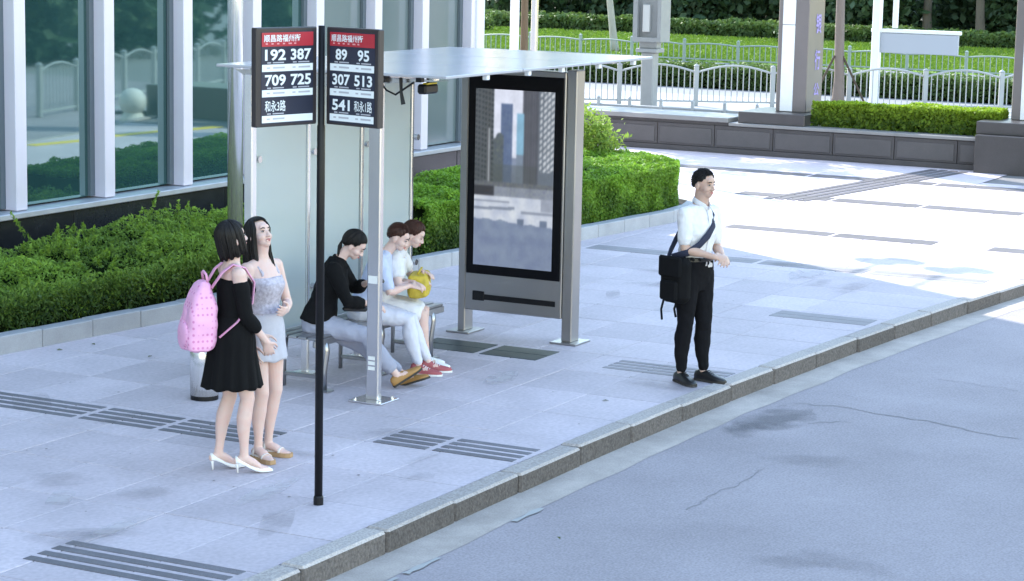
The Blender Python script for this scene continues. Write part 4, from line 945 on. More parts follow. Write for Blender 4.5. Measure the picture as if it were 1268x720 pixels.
class Fig:
    def __init__(s, label, base, face, hz, scale=1.0, male=False, lean=0.0, bend=0.0, side=0.0, twist=0.0, group=None):
        f_ = Vector((face[0], face[1], 0)).normalized(); s.rz = math.atan2(-f_.x, f_.y)
        s.root = thing('person', label, 'person', (base[0], base[1], base[2] if len(base) > 2 else 0.0), s.rz, group)
        s.k = scale; s.hz = hz; s.male = male; s.lean = lean; s.bend = bend; s.side = side; s.twist = twist
        s.T = [(t*scale, a*scale, b*scale, y*scale) for t, a, b, y in (TM if male else TF)]
        s.inv = Matrix.LocRotScale(Vector(s.root.location), Matrix.Rotation(s.rz, 3, 'Z'), None).inverted()
    def loc(s, w_): return s.inv @ Vector(w_)
    def spine(s, t):
        # walk up the spine in small steps
        p = Vector((0, 0, s.hz)); n = 24; tm = 0.5*s.k
        if t <= 0: a = s.lean; R = Matrix.Rotation(-a, 3, 'X') @ Matrix.Rotation(s.side*0.3, 3, 'Y'); return p+R@Vector((0, 0, t)), R
        for i in range(n):
            q = t*(i+.5)/n; fr = min(1, q/tm); a = s.lean+s.bend*fr
            R = Matrix.Rotation(s.twist*fr, 3, 'Z') @ Matrix.Rotation(-a, 3, 'X') @ Matrix.Rotation(s.side*fr, 3, 'Y'); p = p+R@Vector((0, 0, t/n))
        return p, R
    def ring_loft(s, mb, t0, t1, infl=0.0, n=28, fn=None, ts=None):
        T = np.array(s.T); ts = ts or sorted(set([t0, t1]+[q for q in T[:, 0] if t0 < q < t1]+list(np.linspace(t0, t1, 12))))
        v = []; f = []
        for t in ts:
            a = np.interp(t, T[:, 0], T[:, 1])+infl; b = np.interp(t, T[:, 0], T[:, 2])+infl; y = np.interp(t, T[:, 0], T[:, 3])
            p, R = s.spine(t)
            for i in range(n):
                an = 2*PI*i/n; c_, s_ = math.cos(an), math.sin(an); e = 0.86
                x_ = a*math.copysign(abs(c_)**e, c_); y_ = b*math.copysign(abs(s_)**e, s_)
                if not s.male and s_ > 0.2 and 0.28*s.k < t < 0.41*s.k:      # bust
                    w_ = math.exp(-((t/s.k-.34)/.04)**2); y_ += 0.022*w_*math.exp(-((abs(c_)-.45)/.28)**2)
                v.append(p+R@Vector((x_, y_+y, 0)))
        m = len(ts)
        for i in range(m-1): f += [(i*n+k, i*n+(k+1) % n, (i+1)*n+(k+1) % n, (i+1)*n+k) for k in range(n)]
        f += [tuple(range(n-1, -1, -1)), tuple(range((m-1)*n, m*n))]; mb.add(v, f)
    def pose(s, wr=None, el=None, hand_dirs=None, feet=None, knee_pole=None, head=(0, 0, 0), ah=0.085, curl=0.5, headoff=(0, 0, 0)):
        k = s.k; s.J = {}; sw = (0.178 if s.male else 0.152)*k; st = (0.475 if s.male else 0.462)*k
        for sd_, nm in ((1, 'R'), (-1, 'L')):
            p, R = s.spine(st); S_ = p+R@Vector((sd_*sw, -0.008, 0)); i = 0 if sd_ > 0 else 1
            pole = Vector(el[i]) if el else Vector((sd_*0.4, -1, -.2))
            E, W = ik(S_, wr[i], 0.285*k, 0.245*k, pole); s.J['S'+nm], s.J['E'+nm], s.J['W'+nm] = S_, E, W
            p, R = s.spine(0); hip = p+R@Vector((sd_*0.088*k, 0, -0.02)); F_ = feet[i]; A = F_ @ Vector((0, 0, ah))
            kp = Vector(knee_pole[i]) if knee_pole else Vector((0, 1, 0))
            l1, l2 = getattr(s, 'legs', (0.41, 0.40)); K, A2 = ik(hip, A, l1*k, l2*k, kp); s.J['H'+nm], s.J['K'+nm], s.J['A'+nm] = hip, K, A2
        s.feet = feet; s.ah = ah
        p, R = s.spine((0.635 if s.male else 0.615)*k)
        y_, pt, rl = head
        s.HR = (R @ Matrix.Rotation(-s.twist, 3, 'Z') if False else Matrix.Rotation(s.twist, 3, 'Z')) @ Matrix.Rotation(y_, 3, 'Z') @ Matrix.Rotation(pt, 3, 'X') @ Matrix.Rotation(rl, 3, 'Y'); s.HP = p+Vector(headoff)
        s.hk = k*(1.03 if s.male else 1.0)
        s.hd = hand_dirs
        s.curl = curl
    def hp(s, x, y, z): return s.HP+s.HR@(Vector((x, y, z))*s.hk)
    def arm(s, mb, nm, infl=0.0, t0=0.0, t1=1.0, flare=0.0):
        S_, E, W = s.J['S'+nm], s.J['E'+nm], s.J['W'+nm]; k = s.k*(1.12 if s.male else 1.0)
        prof = [(0, .050), (.08, .049), (.22, .042), (.40, .037), (.5, .035), (.58, .037), (.68, .035), (.85, .025), (1, .0215)]
        ts = sorted(set([t0, t1]+[q[0] for q in prof if t0 < q[0] < t1]))
        P_ = [(S_.lerp(E, t*2) if t <= .5 else E.lerp(W, (t-.5)*2)) for t in ts]
        rd = [np.interp(t, [q[0] for q in prof], [q[1] for q in prof])*k+infl+flare*max(0, (t-t0)/(t1-t0)) for t in ts]
        mb.tube(P_, rd, 16, round_ends=True)
    def leg(s, mb, nm, infl=0.0, t0=0.0, t1=1.0, flare=0.0):
        H_, K, A = s.J['H'+nm], s.J['K'+nm], s.J['A'+nm]; k = s.k*(1.04 if s.male else 1.0)
        prof = [(0, .088), (.1, .086), (.25, .072), (.42, .056), (.5, .050), (.58, .050), (.68, .053), (.78, .045), (.92, .031), (1, .029)]
        ts = sorted(set([t0, t1]+[q[0] for q in prof if t0 < q[0] < t1])); P_ = []
        for t in ts:
            q = H_.lerp(K, t*2) if t <= .5 else K.lerp(A, (t-.5)*2)
            if .5 < t < .95: 
                bk = (K-H_).cross(A-K); 
                d = (A-K).normalized(); fw = Vector((0, 1, 0)); fw = (fw-d*fw.dot(d)); q = q-fw*(0.016*math.sin(PI*(t-.5)/.45))
            P_.append(q)
        rd = [np.interp(t, [q[0] for q in prof], [q[1] for q in prof])*k+infl+flare*max(0, (t-t0)/(t1-t0)) for t in ts]
        mb.tube(P_, rd, 18, round_ends=True)
    def hand(s, mb, nm, d, nrm, curl):
        W = s.J['W'+nm]; d = Vector(d).normalized(); n_ = Vector(nrm); n_ = (n_-d*n_.dot(d)).normalized(); lat = d.cross(n_); k = s.k*(1.08 if s.male else 0.98)
        th = lat if nm == 'R' else -lat    # thumb side, for a palm facing along nrm
        mb.tube([W-d*.01, W+d*.03*k, W+d*.065*k, W+d*.085*k], [(.021*k, .018*k), (.033*k, .016*k), (.040*k, .0145*k), (.038*k, .012*k)], 14, side=lat, round_ends=True)
        for i, (o_, L) in enumerate(((.030, .066), (.010, .074), (-.010, .069), (-.030, .054))):
            p = W+d*.082*k+th*(o_*k); a = 0.0; P_ = [p-d*.01]; dd = d
            for seg, fr in enumerate((.45, .30, .25)):
                a += curl*(0.55, 0.75, 0.6)[seg]; dd = d*math.cos(a)+n_*math.sin(a)+th*(o_*2.2); p = p+dd.normalized()*(L*fr*k); P_.append(p)
            mb.tube(P_, [.0085*k, .0082*k, .0075*k, .0062*k], 8, round_ends=True)
        p0 = W+d*.02*k+th*.026*k; p1 = p0+(d*.6+th*.75+n_*.25).normalized()*.038*k; p2 = p1+(d*.85+th*.25+n_*.35).normalized()*.032*k; p3 = p2+(d*.9+n_*.4).normalized()*.022*k
        mb.tube([p0, p1, p2, p3], [.014*k, .0105*k, .009*k, .0065*k], 8, round_ends=True)
    def body(s, skin, voxel=0.0055):
        mb = MB(); s.ring_loft(mb, s.T[0][0], s.T[-1][0], n=28); k = s.k
        for nm in 'RL':
            s.arm(mb, nm); s.leg(mb, nm)
            S_ = s.J['S'+nm]; mb.ell(S_, (.053*k, .052*k, .052*k))
            p, R = s.spine((.50)*k); mb.tube([p, S_], [(.05*k, .045*k), (.045*k, .045*k)], 14)
            F_ = s.feet[0 if nm == 'R' else 1]; fl = (.26 if s.male else .225)/.225; A = s.J['A'+nm]
            pts = [F_@Vector((0, y*fl, z+getattr(s, 'heel', 0)*hh)) for y, z, hh in ((-.045, .035, 1), (0, .055, .9), (.06, .045, .5), (.11, .030, .1), (.16, .022, 0))]
            mb.tube([A+(A-s.J['K'+nm]).normalized()*-.03, A, pts[1]], [.030*k, .031*k, .033*k], 12, round_ends=True)
            mb.tube(pts, [(.026, .028), (.032, .034), (.037, .028), (.041, .020), (.030, .015)], 12, side=F_.to_3x3()@Vector((1, 0, 0)), round_ends=True)
            if s.hd: i = 0 if nm == 'R' else 1; s.hand(mb, nm, s.hd[i][0], s.hd[i][1], s.hd[i][2] if len(s.hd[i]) > 2 else s.curl)
        h = s.hk
        def E(c, r, rx=0.0): mb.ell(s.hp(*c), [q*h for q in r], s.HR@Matrix.Rotation(rx, 3, 'X'), 20, 14)
        E((0, -.010, .108), (.074, .092, .086)); E((0, .028, .070), (.057, .062, .078)); E((0, .056, .004), (.030, .028, .027)); E((0, .040, .018), (.047, .042, .036))
        E((.030, .052, .050), (.030, .032, .030)); E((-.030, .052, .050), (.030, .032, .030)); E((0, .074, .112), (.045, .016, .030)); E((0, .082, .018), (.022, .012, .016))
        mb.tube([s.hp(0, .086, .088), s.hp(0, .100, .062), s.hp(0, .104, .049)], [.007*h, .0095*h, .0115*h], 10, round_ends=True)
        E((.012, .094, .046), (.009, .011, .008)); E((-.012, .094, .046), (.009, .011, .008))
        for q in (1, -1): E((q*.074, -.004, .062), (.010, .020, .030))
        p, R = s.spine((.53)*k); mb.tube([p+R@Vector((0, -.012*k, 0)), s.hp(0, -.018, .0), s.hp(0, -.015, .05)], [(.054 if s.male else .046)*k, (.052 if s.male else .044)*k, .05*k], 16)
        s.bodyo = remesh(mb, 'body', skin, s.root, voxel, 3)
        # facial features
        for q in (1, -1):
            e = MB(); e.ell(s.hp(q*.031, .0820, .082), (.0125*h, .006*h, .0050*h), s.HR); e = e.build('eye', EYEW, s.root, smooth=True)
            i_ = MB(); i_.ell(s.hp(q*.031, .0860, .082), (.0062*h, .0032*h, .0055*h), s.HR); i_.build('iris', EYED, e, smooth=True)
            l_ = MB(); l_.tube([s.hp(q*.017, .0885, .085), s.hp(q*.031, .0915, .0895), s.hp(q*.046, .083, .086)], [.0012*h, .0022*h, .0012*h], 6); l_.build('eyelid', EYED, e)
            b_ = MB(); b_.tube([s.hp(q*.014, .0935, .103), s.hp(q*.030, .0925, .108), s.hp(q*.048, .083, .103)], [(.002*h, .004*h), (.002*h, .004*h), (.001*h, .002*h)], 6, side=s.HR@Vector((0, 1, 0))); b_.build('eyebrow', HAIRB, s.root)
        l_ = MB(); l_.tube([s.hp(-.022, .083, .0215), s.hp(-.008, .0935, .0245), s.hp(0, .0945, .0235), s.hp(.008, .0935, .0245), s.hp(.022, .083, .0215)], [.002*h, .005*h, .005*h, .005*h, .002*h], 8)
        l_.tube([s.hp(-.018, .083, .0165), s.hp(0, .0935, .0145), s.hp(.018, .083, .0165)], [.002*h, .006*h, .002*h], 8); l_.build('lips', LIPM, s.root, smooth=True)
        return s.bodyo
    def hair(s, kind, mt, length=0.0, seed=1):
        h = s.hk; rnd = random.Random(seed); g_ = Vector((0, 0, -1)); mb = MB()
        def pth(ph, jit=0.0, n=16, tail=1.0):
            af = abs(ph); sc_ = 1.0+jit
            c_ = Vector((0, -.010, .108)); r_ = Vector((.081, .100, .096))*sc_
            P = lambda th, w_=1.0: c_+Vector((r_.x*math.sin(th)*math.sin(ph), r_.y*math.sin(th)*math.cos(ph), r_.z*math.cos(th)))*w_
            taper = lambda te: [P(te*i/(n-1), .985-.065*(i/(n-1))**3) for i in range(n)]
            if kind == 'short': jj = .05*math.sin(ph*23+seed)+.03*math.sin(ph*41); te = jj+(1.0+.06*math.sin(ph*17) if af < .6 else 1.10+.50*min(1, (af-.6)/.5) if af < 1.4 else 1.60+.75*min(1, (af-1.4)/.9)); return taper(te)
            if kind == 'tied': jj = .05*math.sin(ph*23+seed)+.03*math.sin(ph*41); te = jj+(1.02+.12*af if af < .7 else 1.10+.68*min(1, (af-.7)/.6) if af < 1.5 else 1.78+.65*min(1, (af-1.5)/.8)); return taper(te)
            if kind == 'bob':
                if af < .74: return [P((1.22+.08*math.sin(ph*9))*i/(n-1)) for i in range(n)]
                te = 1.62; e_ = P(te); L = [P(te*i/(n//2-1)) for i in range(n//2)]; zb = -.030-.020*(af-.6)/2.5+.008*math.sin(ph*13+seed)
                m_ = n-n//2
                for i in range(1, m_+1):
                    t = i/m_; k = 1.0-.10*t*t; L.append(Vector((e_.x*k, c_.y+(e_.y-c_.y)*k+(.012*t if af < 1.5 else 0), e_.z+(zb-e_.z)*t)))
                return L
            if kind == 'long':
                if af < .80: return [P((.86+.10*af)*i/(n-1)) for i in range(n)]
                te = 1.55; m_ = n//2; L = []
                for i in range(m_):
                    th = te*i/(m_-1); L.append(P(th)+Vector((0, -.012*math.sin(th)*(1 if af < 1 else 0), 0)))
                e_ = L[-1]; gd = s.HR.inverted()@Vector((0, 0, -1)); gd = (gd*.75+Vector((0, 0, -1))*.25).normalized(); zb = -length*(0.92+.08*math.sin(ph*11+seed))
                for i in range(1, n-m_+1):
                    t = i/(n-m_); z_ = e_.z+(zb-e_.z)*t; q = e_+gd*(e_.z-z_)+Vector((-e_.x*.10*t, -.018*math.sin(PI*min(1, t*1.5))+(.04*t if af < 1.35 else -.02*t), 0))
                    if z_ < -.10 and af < 1.35: q.x *= 1.06; 
                    L.append(q)
                return L
        phs = [-PI+2*PI*i/56 for i in range(56)]; n = 16
        grid = [pth(p, 0.0, n) for p in phs]
        v = [s.hp(*q) for col in grid for q in col]; f = []
        for i in range(56):
            j = (i+1) % 56
            if (grid[i][-1]-grid[j][-1]).length > 0.09: continue
            f += [(i*n+q, j*n+q, j*n+q+1, i*n+q+1) for q in range(n-1)]
        mb.add(v, f)
        ns = 520 if kind in ('bob', 'long') else (900 if kind == 'short' else 420)
        for q in range(ns):
            ph = rnd.uniform(-PI, PI); L = pth(ph, rnd.uniform(0.0, .055), n)
            if kind == 'short':
                i = rnd.randint(2, n-2); p = L[i]; o_ = (p-Vector((0, -.01, .09))).normalized(); L = [p-o_*.004, p+o_*.003+Vector((0, .002, -.001)), p+o_*.0055+Vector((rnd.uniform(-.004, .004), .004, -.005))]
                mb.tube([s.hp(*a) for a in L], [.0032*h, .0026*h, .001*h], 4); continue
            ix = rnd.randint(0, 3); st = L[ix:]; jt = Vector((rnd.gauss(0, .002), rnd.gauss(0, .002), 0)); m_ = len(st)
            mb.tube([s.hp(*(a+jt*(i/m_)*2)) for i, a in enumerate(st)], [h*(.0042 if i < m_-2 else .0022) for i in range(m_)], 4)
        if kind == 'tied' and length:
            for q in range(90):
                a = rnd.uniform(0, 2*PI); r = .022*math.sqrt(rnd.random()); L = []
                for i in range(9):
                    t = i/8; w_ = 1+1.1*math.sin(PI*min(1, t*1.1)); base = s.hp(0, -.098, .075); wd = base+s.HR@Vector((r*math.cos(a)*w_, -.03*min(1, t*4), r*math.sin(a)))*h+Vector((0, -.02*t, -length*t*(0.9+.2*rnd.random())))
                    L.append(wd)
                mb.tube(L, [.005*h]*7+[.004*h, .002*h], 4)
        return mb.build('hair', mt, s.root, smooth=True)
    def top(s, name, mt, t0, t1, sleeve, infl=0.010, sinfl=0.010, flare=0.0, wr=0.004, seed=0, shoulders=True, sl0=0.0):
        mb = MB(); s.ring_loft(mb, t0*s.k, t1*s.k, infl, 28)
        for nm in 'RL':
            if sleeve:
                s.arm(mb, nm, sinfl, sl0, sleeve, flare)
                if shoulders:
                    p, R = s.spine(.50*s.k); mb.ell(s.J['S'+nm], [(.052*s.k+sinfl*.8)]*3); mb.tube([p, s.J['S'+nm]], [(.05*s.k+infl, .045*s.k+infl), (.046*s.k+sinfl*.8, .046*s.k+sinfl*.8)], 14)
        return remesh(mb, name, mt, s.root, 0.0065, 3, wr, 13, seed, (1, 1, .6))
    def trousers(s, mt, t1=0.97, infl=0.012, flare=0.0, wr=0.004, top_t=0.10, seed=0, name='trousers'):
        mb = MB(); s.ring_loft(mb, -.15*s.k, top_t*s.k, infl, 28)
        for nm in 'RL': s.leg(mb, nm, infl, 0.0, t1, flare)
        return remesh(mb, name, mt, s.root, 0.0065, 3, wr, 14, seed, (1, 1, .8))
    def skirt(s, name, mt, t_top, z_hem, a1, b1, infl=0.012, folds=9, amp=0.06, y_off=0.0, parent=None):
        n = 96; m = 22; v = []; T = np.array(s.T); zt = s.hz+t_top*s.k
        def ring(z, shrink):
            u_ = (zt-z)/(zt-z_hem); t = max(z-s.hz, -.08*s.k)
            a0 = np.interp(t, T[:, 0], T[:, 1])+infl; b0 = np.interp(t, T[:, 0], T[:, 2])+infl; y0 = np.interp(t, T[:, 0], T[:, 3])
            e = u_**1.25; a = max(a0*(1-e)+a1*e, a0*min(1, 1.15-e*.3) if u_ < .5 else 0); b = max(b0*(1-e)+b1*e, b0 if u_ < .5 else 0)
            out = []
            for i in range(n):
                an = 2*PI*i/n; fo = 1+amp*e*(math.sin(folds*an+1.3*math.sin(2*an))+.4*math.sin(folds*2.3*an+1))
                out.append((math.cos(an)*(a*fo-shrink), math.sin(an)*(b*fo-shrink)+y0+y_off*u_, z+0.008*e*math.sin(folds*an)))
            return out
        zs = [zt+(z_hem-zt)*i/(m-1) for i in range(m)]
        for z in zs: v += ring(z, 0)
        for z in reversed(zs): v += ring(z, 0.004)
        f = [(i*n+(k+1) % n, i*n+k, (i+1)*n+k, (i+1)*n+(k+1) % n) for i in range(2*m-1) for k in range(n)]
        return MB().add(v, f).build(name, mt, parent or s.root, smooth=True)
    def shoe(s, nm, kind, mt, sole=None, scale=1.0):
        F_ = s.feet[0 if nm == 'R' else 1]
        def T(p): return F_@(Vector(p)*scale)
        # sections along the foot: y, half width, bottom z, top z
        if kind == 'pump':
            sec = [(-.062, .012, .072, .105), (-.055, .026, .068, .118), (-.03, .031, .064, .108), (.0, .031, .052, .083), (.04, .033, .030, .055), (.08, .038, .010, .043), (.11, .041, .003, .044), (.14, .038, .002, .042), (.17, .027, .003, .034), (.195, .010, .005, .018)]
        elif kind == 'sandal':
            sec = [(-.062, .015, .0, .040), (-.05, .030, .0, .046), (-.01, .033, .0, .044), (.05, .035, .0, .036), (.11, .041, .0, .030), (.15, .036, .002, .028), (.178, .020, .004, .024)]
        else:
            hi = .09 if kind == 'sneaker' else .072
            sec = [(-.070, .014, .004, .055), (-.060, .030, .001, hi), (-.03, .034, .0, hi+.012), (.01, .035, .0, hi+.012), (.05, .036, .0, .078), (.09, .041, .0, .062), (.13, .043, .001, .052), (.165, .037, .004, .044), (.19, .024, .008, .034), (.20, .010, .012, .026)]
        v = []; n = 18
        for y, w_, z0, z1 in sec:
            for i in range(n):
                an = 2*PI*i/n; c_, s_ = math.cos(an), math.sin(an); cz = (z0+z1)/2; hz_ = (z1-z0)/2
                if s_ < 0: s_ = -abs(s_)**.35; c_ = math.copysign(abs(c_)**.6, c_)
                v.append(T((w_*c_, y, cz+hz_*s_)))
        m = len(sec); f = [(i*n+k, i*n+(k+1) % n, (i+1)*n+(k+1) % n, (i+1)*n+k) for i in range(m-1) for k in range(n)]+[tuple(range(n-1, -1, -1)), tuple(range((m-1)*n, m*n))]
        o = MB().add(v, f).build('shoe', mt, s.root, smooth=True)
        if kind == 'pump':
            h_ = MB(); h_.tube([T((0, -.048, .080)), T((0, -.045, .045)), T((0, -.042, .0))], [.018*scale, .009*scale, .006*scale], 10); h_.build('heel', mt, o, smooth=True)
        if sole is not None:
            v = []; zt = .016 if kind != 'sandal' else .030
            pl_ = [(w_*1.06+.001, y*1.02) for y, w_, _, _ in sec]; poly = [(x_, y) for x_, y in pl_]+[(-x_, y) for x_, y in reversed(pl_)]
            v = [T((x_, y, 0.0)) for x_, y in poly]+[T((x_, y, zt)) for x_, y in poly]; q = len(poly)
            MB().add(v, [tuple(range(q-1, -1, -1)), tuple(range(q, 2*q))]+[(i, (i+1) % q, q+(i+1) % q, q+i) for i in range(q)]).build('sole', sole, o)
        if kind == 'sandal':
            for y, z in ((.10, .062), (-.015, .105)):
                st = MB(); w_ = .043 if y > .05 else .034
                st.tube([T((w_*math.cos(a), y, .03+(z-.03)*math.sin(a))) for a in [PI*i/10 for i in range(11)]], [(.009, .003)]*11, 8, side=F_.to_3x3()@Vector((0, 1, 0))); st.build('strap', mt, o, smooth=True)
        if kind in ('sneaker', 'lace'):
            for q in range(4):
                st = MB(); y = .045+q*.017; z = .083-q*.0075; st.tube([T((-.022, y, z-.006)), T((0, y, z+.001)), T((.022, y, z-.006))], .0028, 6); st.build('lace', WHITEL if kind == 'sneaker' else BLACKM, o)
        return o
def foot(x, y, z=0.0, yaw=0.0, pitch=0.0, roll=0.0): return Matrix.Translation((x, y, z)) @ Matrix.Rotation(yaw, 4, 'Z') @ Matrix.Rotation(pitch, 4, 'X') @ Matrix.Rotation(roll, 4, 'Y')

BLKC = mat('black_jersey', (0.006, 0.006, 0.007), 0.9, spec=0.15, bump=0.1, bscale=300)
BLKT = mat('black_trouser_cloth', (0.006, 0.006, 0.008), 0.9, spec=0.15, bump=0.1, bscale=300)
WHTS = mat('white_shirt_cloth', (0.66, 0.65, 0.68), 0.8, bump=0.1, bscale=300, var=0.03)
GREYC = mat('pale_grey_cloth', (0.42, 0.39, 0.46), 0.85, bump=0.15, bscale=250, var=0.35, vscale=45)
GREYW = mat('whitish_grey_cloth', (0.45, 0.44, 0.50), 0.85, bump=0.12, bscale=250, var=0.06, vscale=20)
LAVT = mat('lavender_grey_trouser', (0.30, 0.31, 0.40), 0.85, bump=0.12, bscale=250, var=0.05)
BLUES = mat('light_blue_polo', (0.48, 0.53, 0.72), 0.85, bump=0.12, bscale=250)
WHTT = mat('white_trouser_cloth', (0.60, 0.60, 0.70), 0.8, bump=0.1, bscale=250)
WSHOE = mat('white_patent', (0.80, 0.80, 0.82), 0.3); TAN = mat('tan_leather', (0.36, 0.19, 0.06), 0.55, var=0.1); CORK = mat('cork_sole', (0.40, 0.25, 0.13), 0.8)
BLKS = mat('black_leather', (0.010, 0.010, 0.011), 0.35); DSOLE = mat('dark_sole', (0.04, 0.035, 0.03), 0.8); REDC = mat('red_canvas', (0.36, 0.09, 0.10), 0.7); WSOLE = mat('white_rubber', (0.7, 0.7, 0.7), 0.6)
def vdir(x_px, right, away):    # image right / away from the camera as world directions at a picture column
    a = CA-math.atan((x_px-634)/CF); r_ = Vector((math.sin(a), -math.cos(a), 0)); aw = Vector((math.cos(a), math.sin(a), 0)); return r_*right+aw*away

# ---- woman in black dress
A_ = Fig('woman in short black off-shoulder dress and white heels wearing a pink backpack', (12.34, 8.52, 0), vdir(290, .95, .30), 0.905, 0.985, lean=-.02, bend=.05)
A_.heel = 0.05; A_.legs = (.389, .379)
A_.pose(wr=[(.13, .19, .90), (-.03, .21, .92)], el=[(.5, -1, -.2), (-.5, -1, -.2)], hand_dirs=[((-.35, .35, -.9), (-.8, .2, .1), .45), ((.3, .4, -.85), (.3, .1, -.1), .45)],
        feet=[foot(.075, .055, .002, -.18), foot(-.075, -.075, .002, .05)], head=(.12, .22, 0), ah=.135)
A_.body(SKIN); A_.hair('bob', HAIRB, seed=3)
A_.top('dress', BLKC, -.02, .425, .70, .011, .012, .004, wr=.003, seed=2, shoulders=False, sl0=.13)
A_.skirt('skirt', BLKC, .17, .59, .212, .200, .024, 11, .06)
for nm in 'RL': A_.shoe(nm, 'pump', WSHOE)
# ---- pink backpack on her back
PINK = bpy.data.materials.new('pink_print'); PINK.use_nodes = True; t_ = PINK.node_tree; b_ = t_.nodes['Principled BSDF']; b_.inputs['Roughness'].default_value = 0.55
tcn = t_.nodes.new('ShaderNodeTexCoord'); mp = t_.nodes.new('ShaderNodeMapping'); mp.inputs['Scale'].default_value = (32, 32, 32); mp.inputs['Rotation'].default_value = (0, 0.78, 0)
ck = t_.nodes.new('ShaderNodeTexVoronoi'); ck.inputs['Randomness'].default_value = 0.0; ck.inputs['Scale'].default_value = 1.0
cr = t_.nodes.new('ShaderNodeValToRGB'); cr.color_ramp.elements[0].position = 0.20; cr.color_ramp.elements[1].position = 0.36
cr.color_ramp.elements[0].color = (0.62, 0.20, 0.42, 1); cr.color_ramp.elements[1].color = (0.80, 0.40, 0.62, 1)
t_.links.new(tcn.outputs['Object'], mp.inputs[0]); t_.links.new(mp.outputs[0], ck.inputs['Vector']); t_.links.new(ck.outputs['Distance'], cr.inputs[0]); t_.links.new(cr.outputs[0], b_.inputs['Base Color'])
PNK = mat('pink_strap', (0.72, 0.34, 0.52), 0.6)
bp = thing('backpack', 'pink patterned backpack worn on the back of the woman in black', 'backpack', A_.root.location, A_.rz)
mb = MB()
for k in range(1):
    secs = [(.85, .105, .060), (.865, .140, .092), (.92, .150, .110), (1.03, .150, .108), (1.14, .138, .095), (1.22, .115, .070), (1.285, .085, .045), (1.31, .05, .022)]; v = []; n = 28
    for z, a, b in secs:
        for i in range(n):
            an = 2*PI*i/n; c_, s_ = math.cos(an), math.sin(an); v.append((a*math.copysign(abs(c_)**.55, c_), -.235-(z-1.05)*-.10+b*math.copysign(abs(s_)**.55, s_), z))
    m = len(secs); mb.add(v, [(i*n+k, i*n+(k+1) % n, (i+1)*n+(k+1) % n, (i+1)*n+k) for i in range(m-1) for k in range(n)]+[tuple(range(n-1, -1, -1)), tuple(range((m-1)*n, m*n))])
remesh(mb, 'bag_body', PINK, bp, 0.008, 2, .012, 8, 4)
mb = MB(); mb.ell((0, -.340, .96), (.11, .028, .09), n=20, m=12); mb.build('front_pocket', PINK, bp, smooth=True)
mb = MB(); mb.tube([(-.05, -.19, 1.31), (-.045, -.20, 1.36), (0, -.205, 1.375), (.045, -.20, 1.36), (.05, -.19, 1.31)], .009, 8); mb.build('grab_handle', PNK, bp, smooth=True)
for q in (1, -1):
    mb = MB(); mb.tube([(q*.07, -.17, 1.27), (q*.085, -.10, 1.375), (q*.092, -.03, 1.425), (q*.10, .05, 1.40), (q*.115, .110, 1.30), (q*.145, .085, 1.17), (q*.160, -.02, 1.05), (q*.150, -.14, .95)], [(.024, .006)]*6+[(.016, .005)]*2, 8, side=(1, 0, 0)); mb.build('strap', PNK, bp, smooth=True)

# ---- woman in pale grey playsuit
B_ = Fig('long-haired woman in pale grey playsuit and strappy wedge sandals looking up at the sign', (12.775, 8.575, 0), vdir(325, .70, -.62), 0.875, 0.985, lean=0, bend=-.03)
B_.heel = 0.02; B_.legs = (.389, .379)
B_.pose(wr=[(.20, .08, .83), (-.04, .18, 1.05)], el=[(1, -.6, -.3), (-1, -.6, -.5)], hand_dirs=[((-.1, .3, -.95), (-.9, .1, 0), .4), ((.85, .45, .05), (0, -.8, .3), .6)],
        feet=[foot(.075, .03, .002, -.25), foot(-.085, -.02, .002, .25)], head=(-.12, .38, .0), ah=.105)
B_.body(SKIN); B_.hair('long', HAIRB, length=.34, seed=5)
B_.top('playsuit_top', GREYC, .10, .405, 0, .010, .01, wr=.003, seed=5)
for q in (1, -1):
    mb = MB(); P_ = []
    for t, y in ((.37, .080), (.43, .076), (.485, .030), (.505, -.01), (.475, -.06), (.40, -.085)):
        p, R = B_.spine(t*B_.k); P_.append(p+R@Vector((q*.080, y, .006)))
    mb.tube(P_, [(.014, .005)]*6, 8, side=(1, 0, 0)); mb.build('shoulder_strap', GREYC, B_.root, smooth=True)
B_.skirt('skirt', GREYW, .17, .70, .205, .165, .012, 8, .035)
mb = MB(); B_.ring_loft(mb, .155*B_.k, .185*B_.k, .016, 28); mb.build('belt', GREYC, B_.root, smooth=True)
for nm in 'RL': B_.shoe(nm, 'sandal', mat('pale_strap', (0.72, 0.66, 0.62), 0.5), CORK)

# ---- man with shoulder bag
M_ = Fig('man in white short-sleeved shirt and black trousers with a black shoulder bag', (16.925, 7.135, 0), vdir(855, .76, -.65), 0.925, 1.0, male=True, lean=0.05, bend=.05, side=-.05)
M_.pose(wr=[(.05, .25, 1.07), (-.09, .24, 1.03)], el=[(.8, -1, -.5), (-.8, -1, -.5)], hand_dirs=[((-.85, .45, -.12), (-.2, -.5, -.8), .55), ((.7, .6, .05), (.2, -.3, -.9), .6)],
        feet=[foot(.10, -.02, .002, -.32), foot(-.10, .05, .002, .12)], head=(.02, -.04, 0), ah=.09)
M_.body(SKINM); M_.hair('short', HAIRB, seed=9)
M_.trousers(BLKT, .965, .018, -.004, .006, .13, 3)
M_.top('shirt', WHTS, .04, .545, .37, .012, .008, .010, wr=.010, seed=8)
mb = MB(); M_.ring_loft(mb, .095*M_.k, .125*M_.k, .020, 28); mb.build('belt', BLKS, M_.root, smooth=True)
mb = MB()      # shirt collar
for q in (1, -1):
    p, R = M_.spine(.555); a = [p+R@Vector((q*x_, y_, z_)) for x_, y_, z_ in ((.0, -.082, .03), (.055, -.05, .03), (.066, .01, .015), (.035, .062, -.010), (.012, .075, -.035))]; mb.tube(a, [(.022, .004)]*4+[(.014, .004)], 8, side=R@Vector((0, .25, 1)))
mb.build('collar', WHTS, M_.root, smooth=True)
mb = MB(); P_ = []
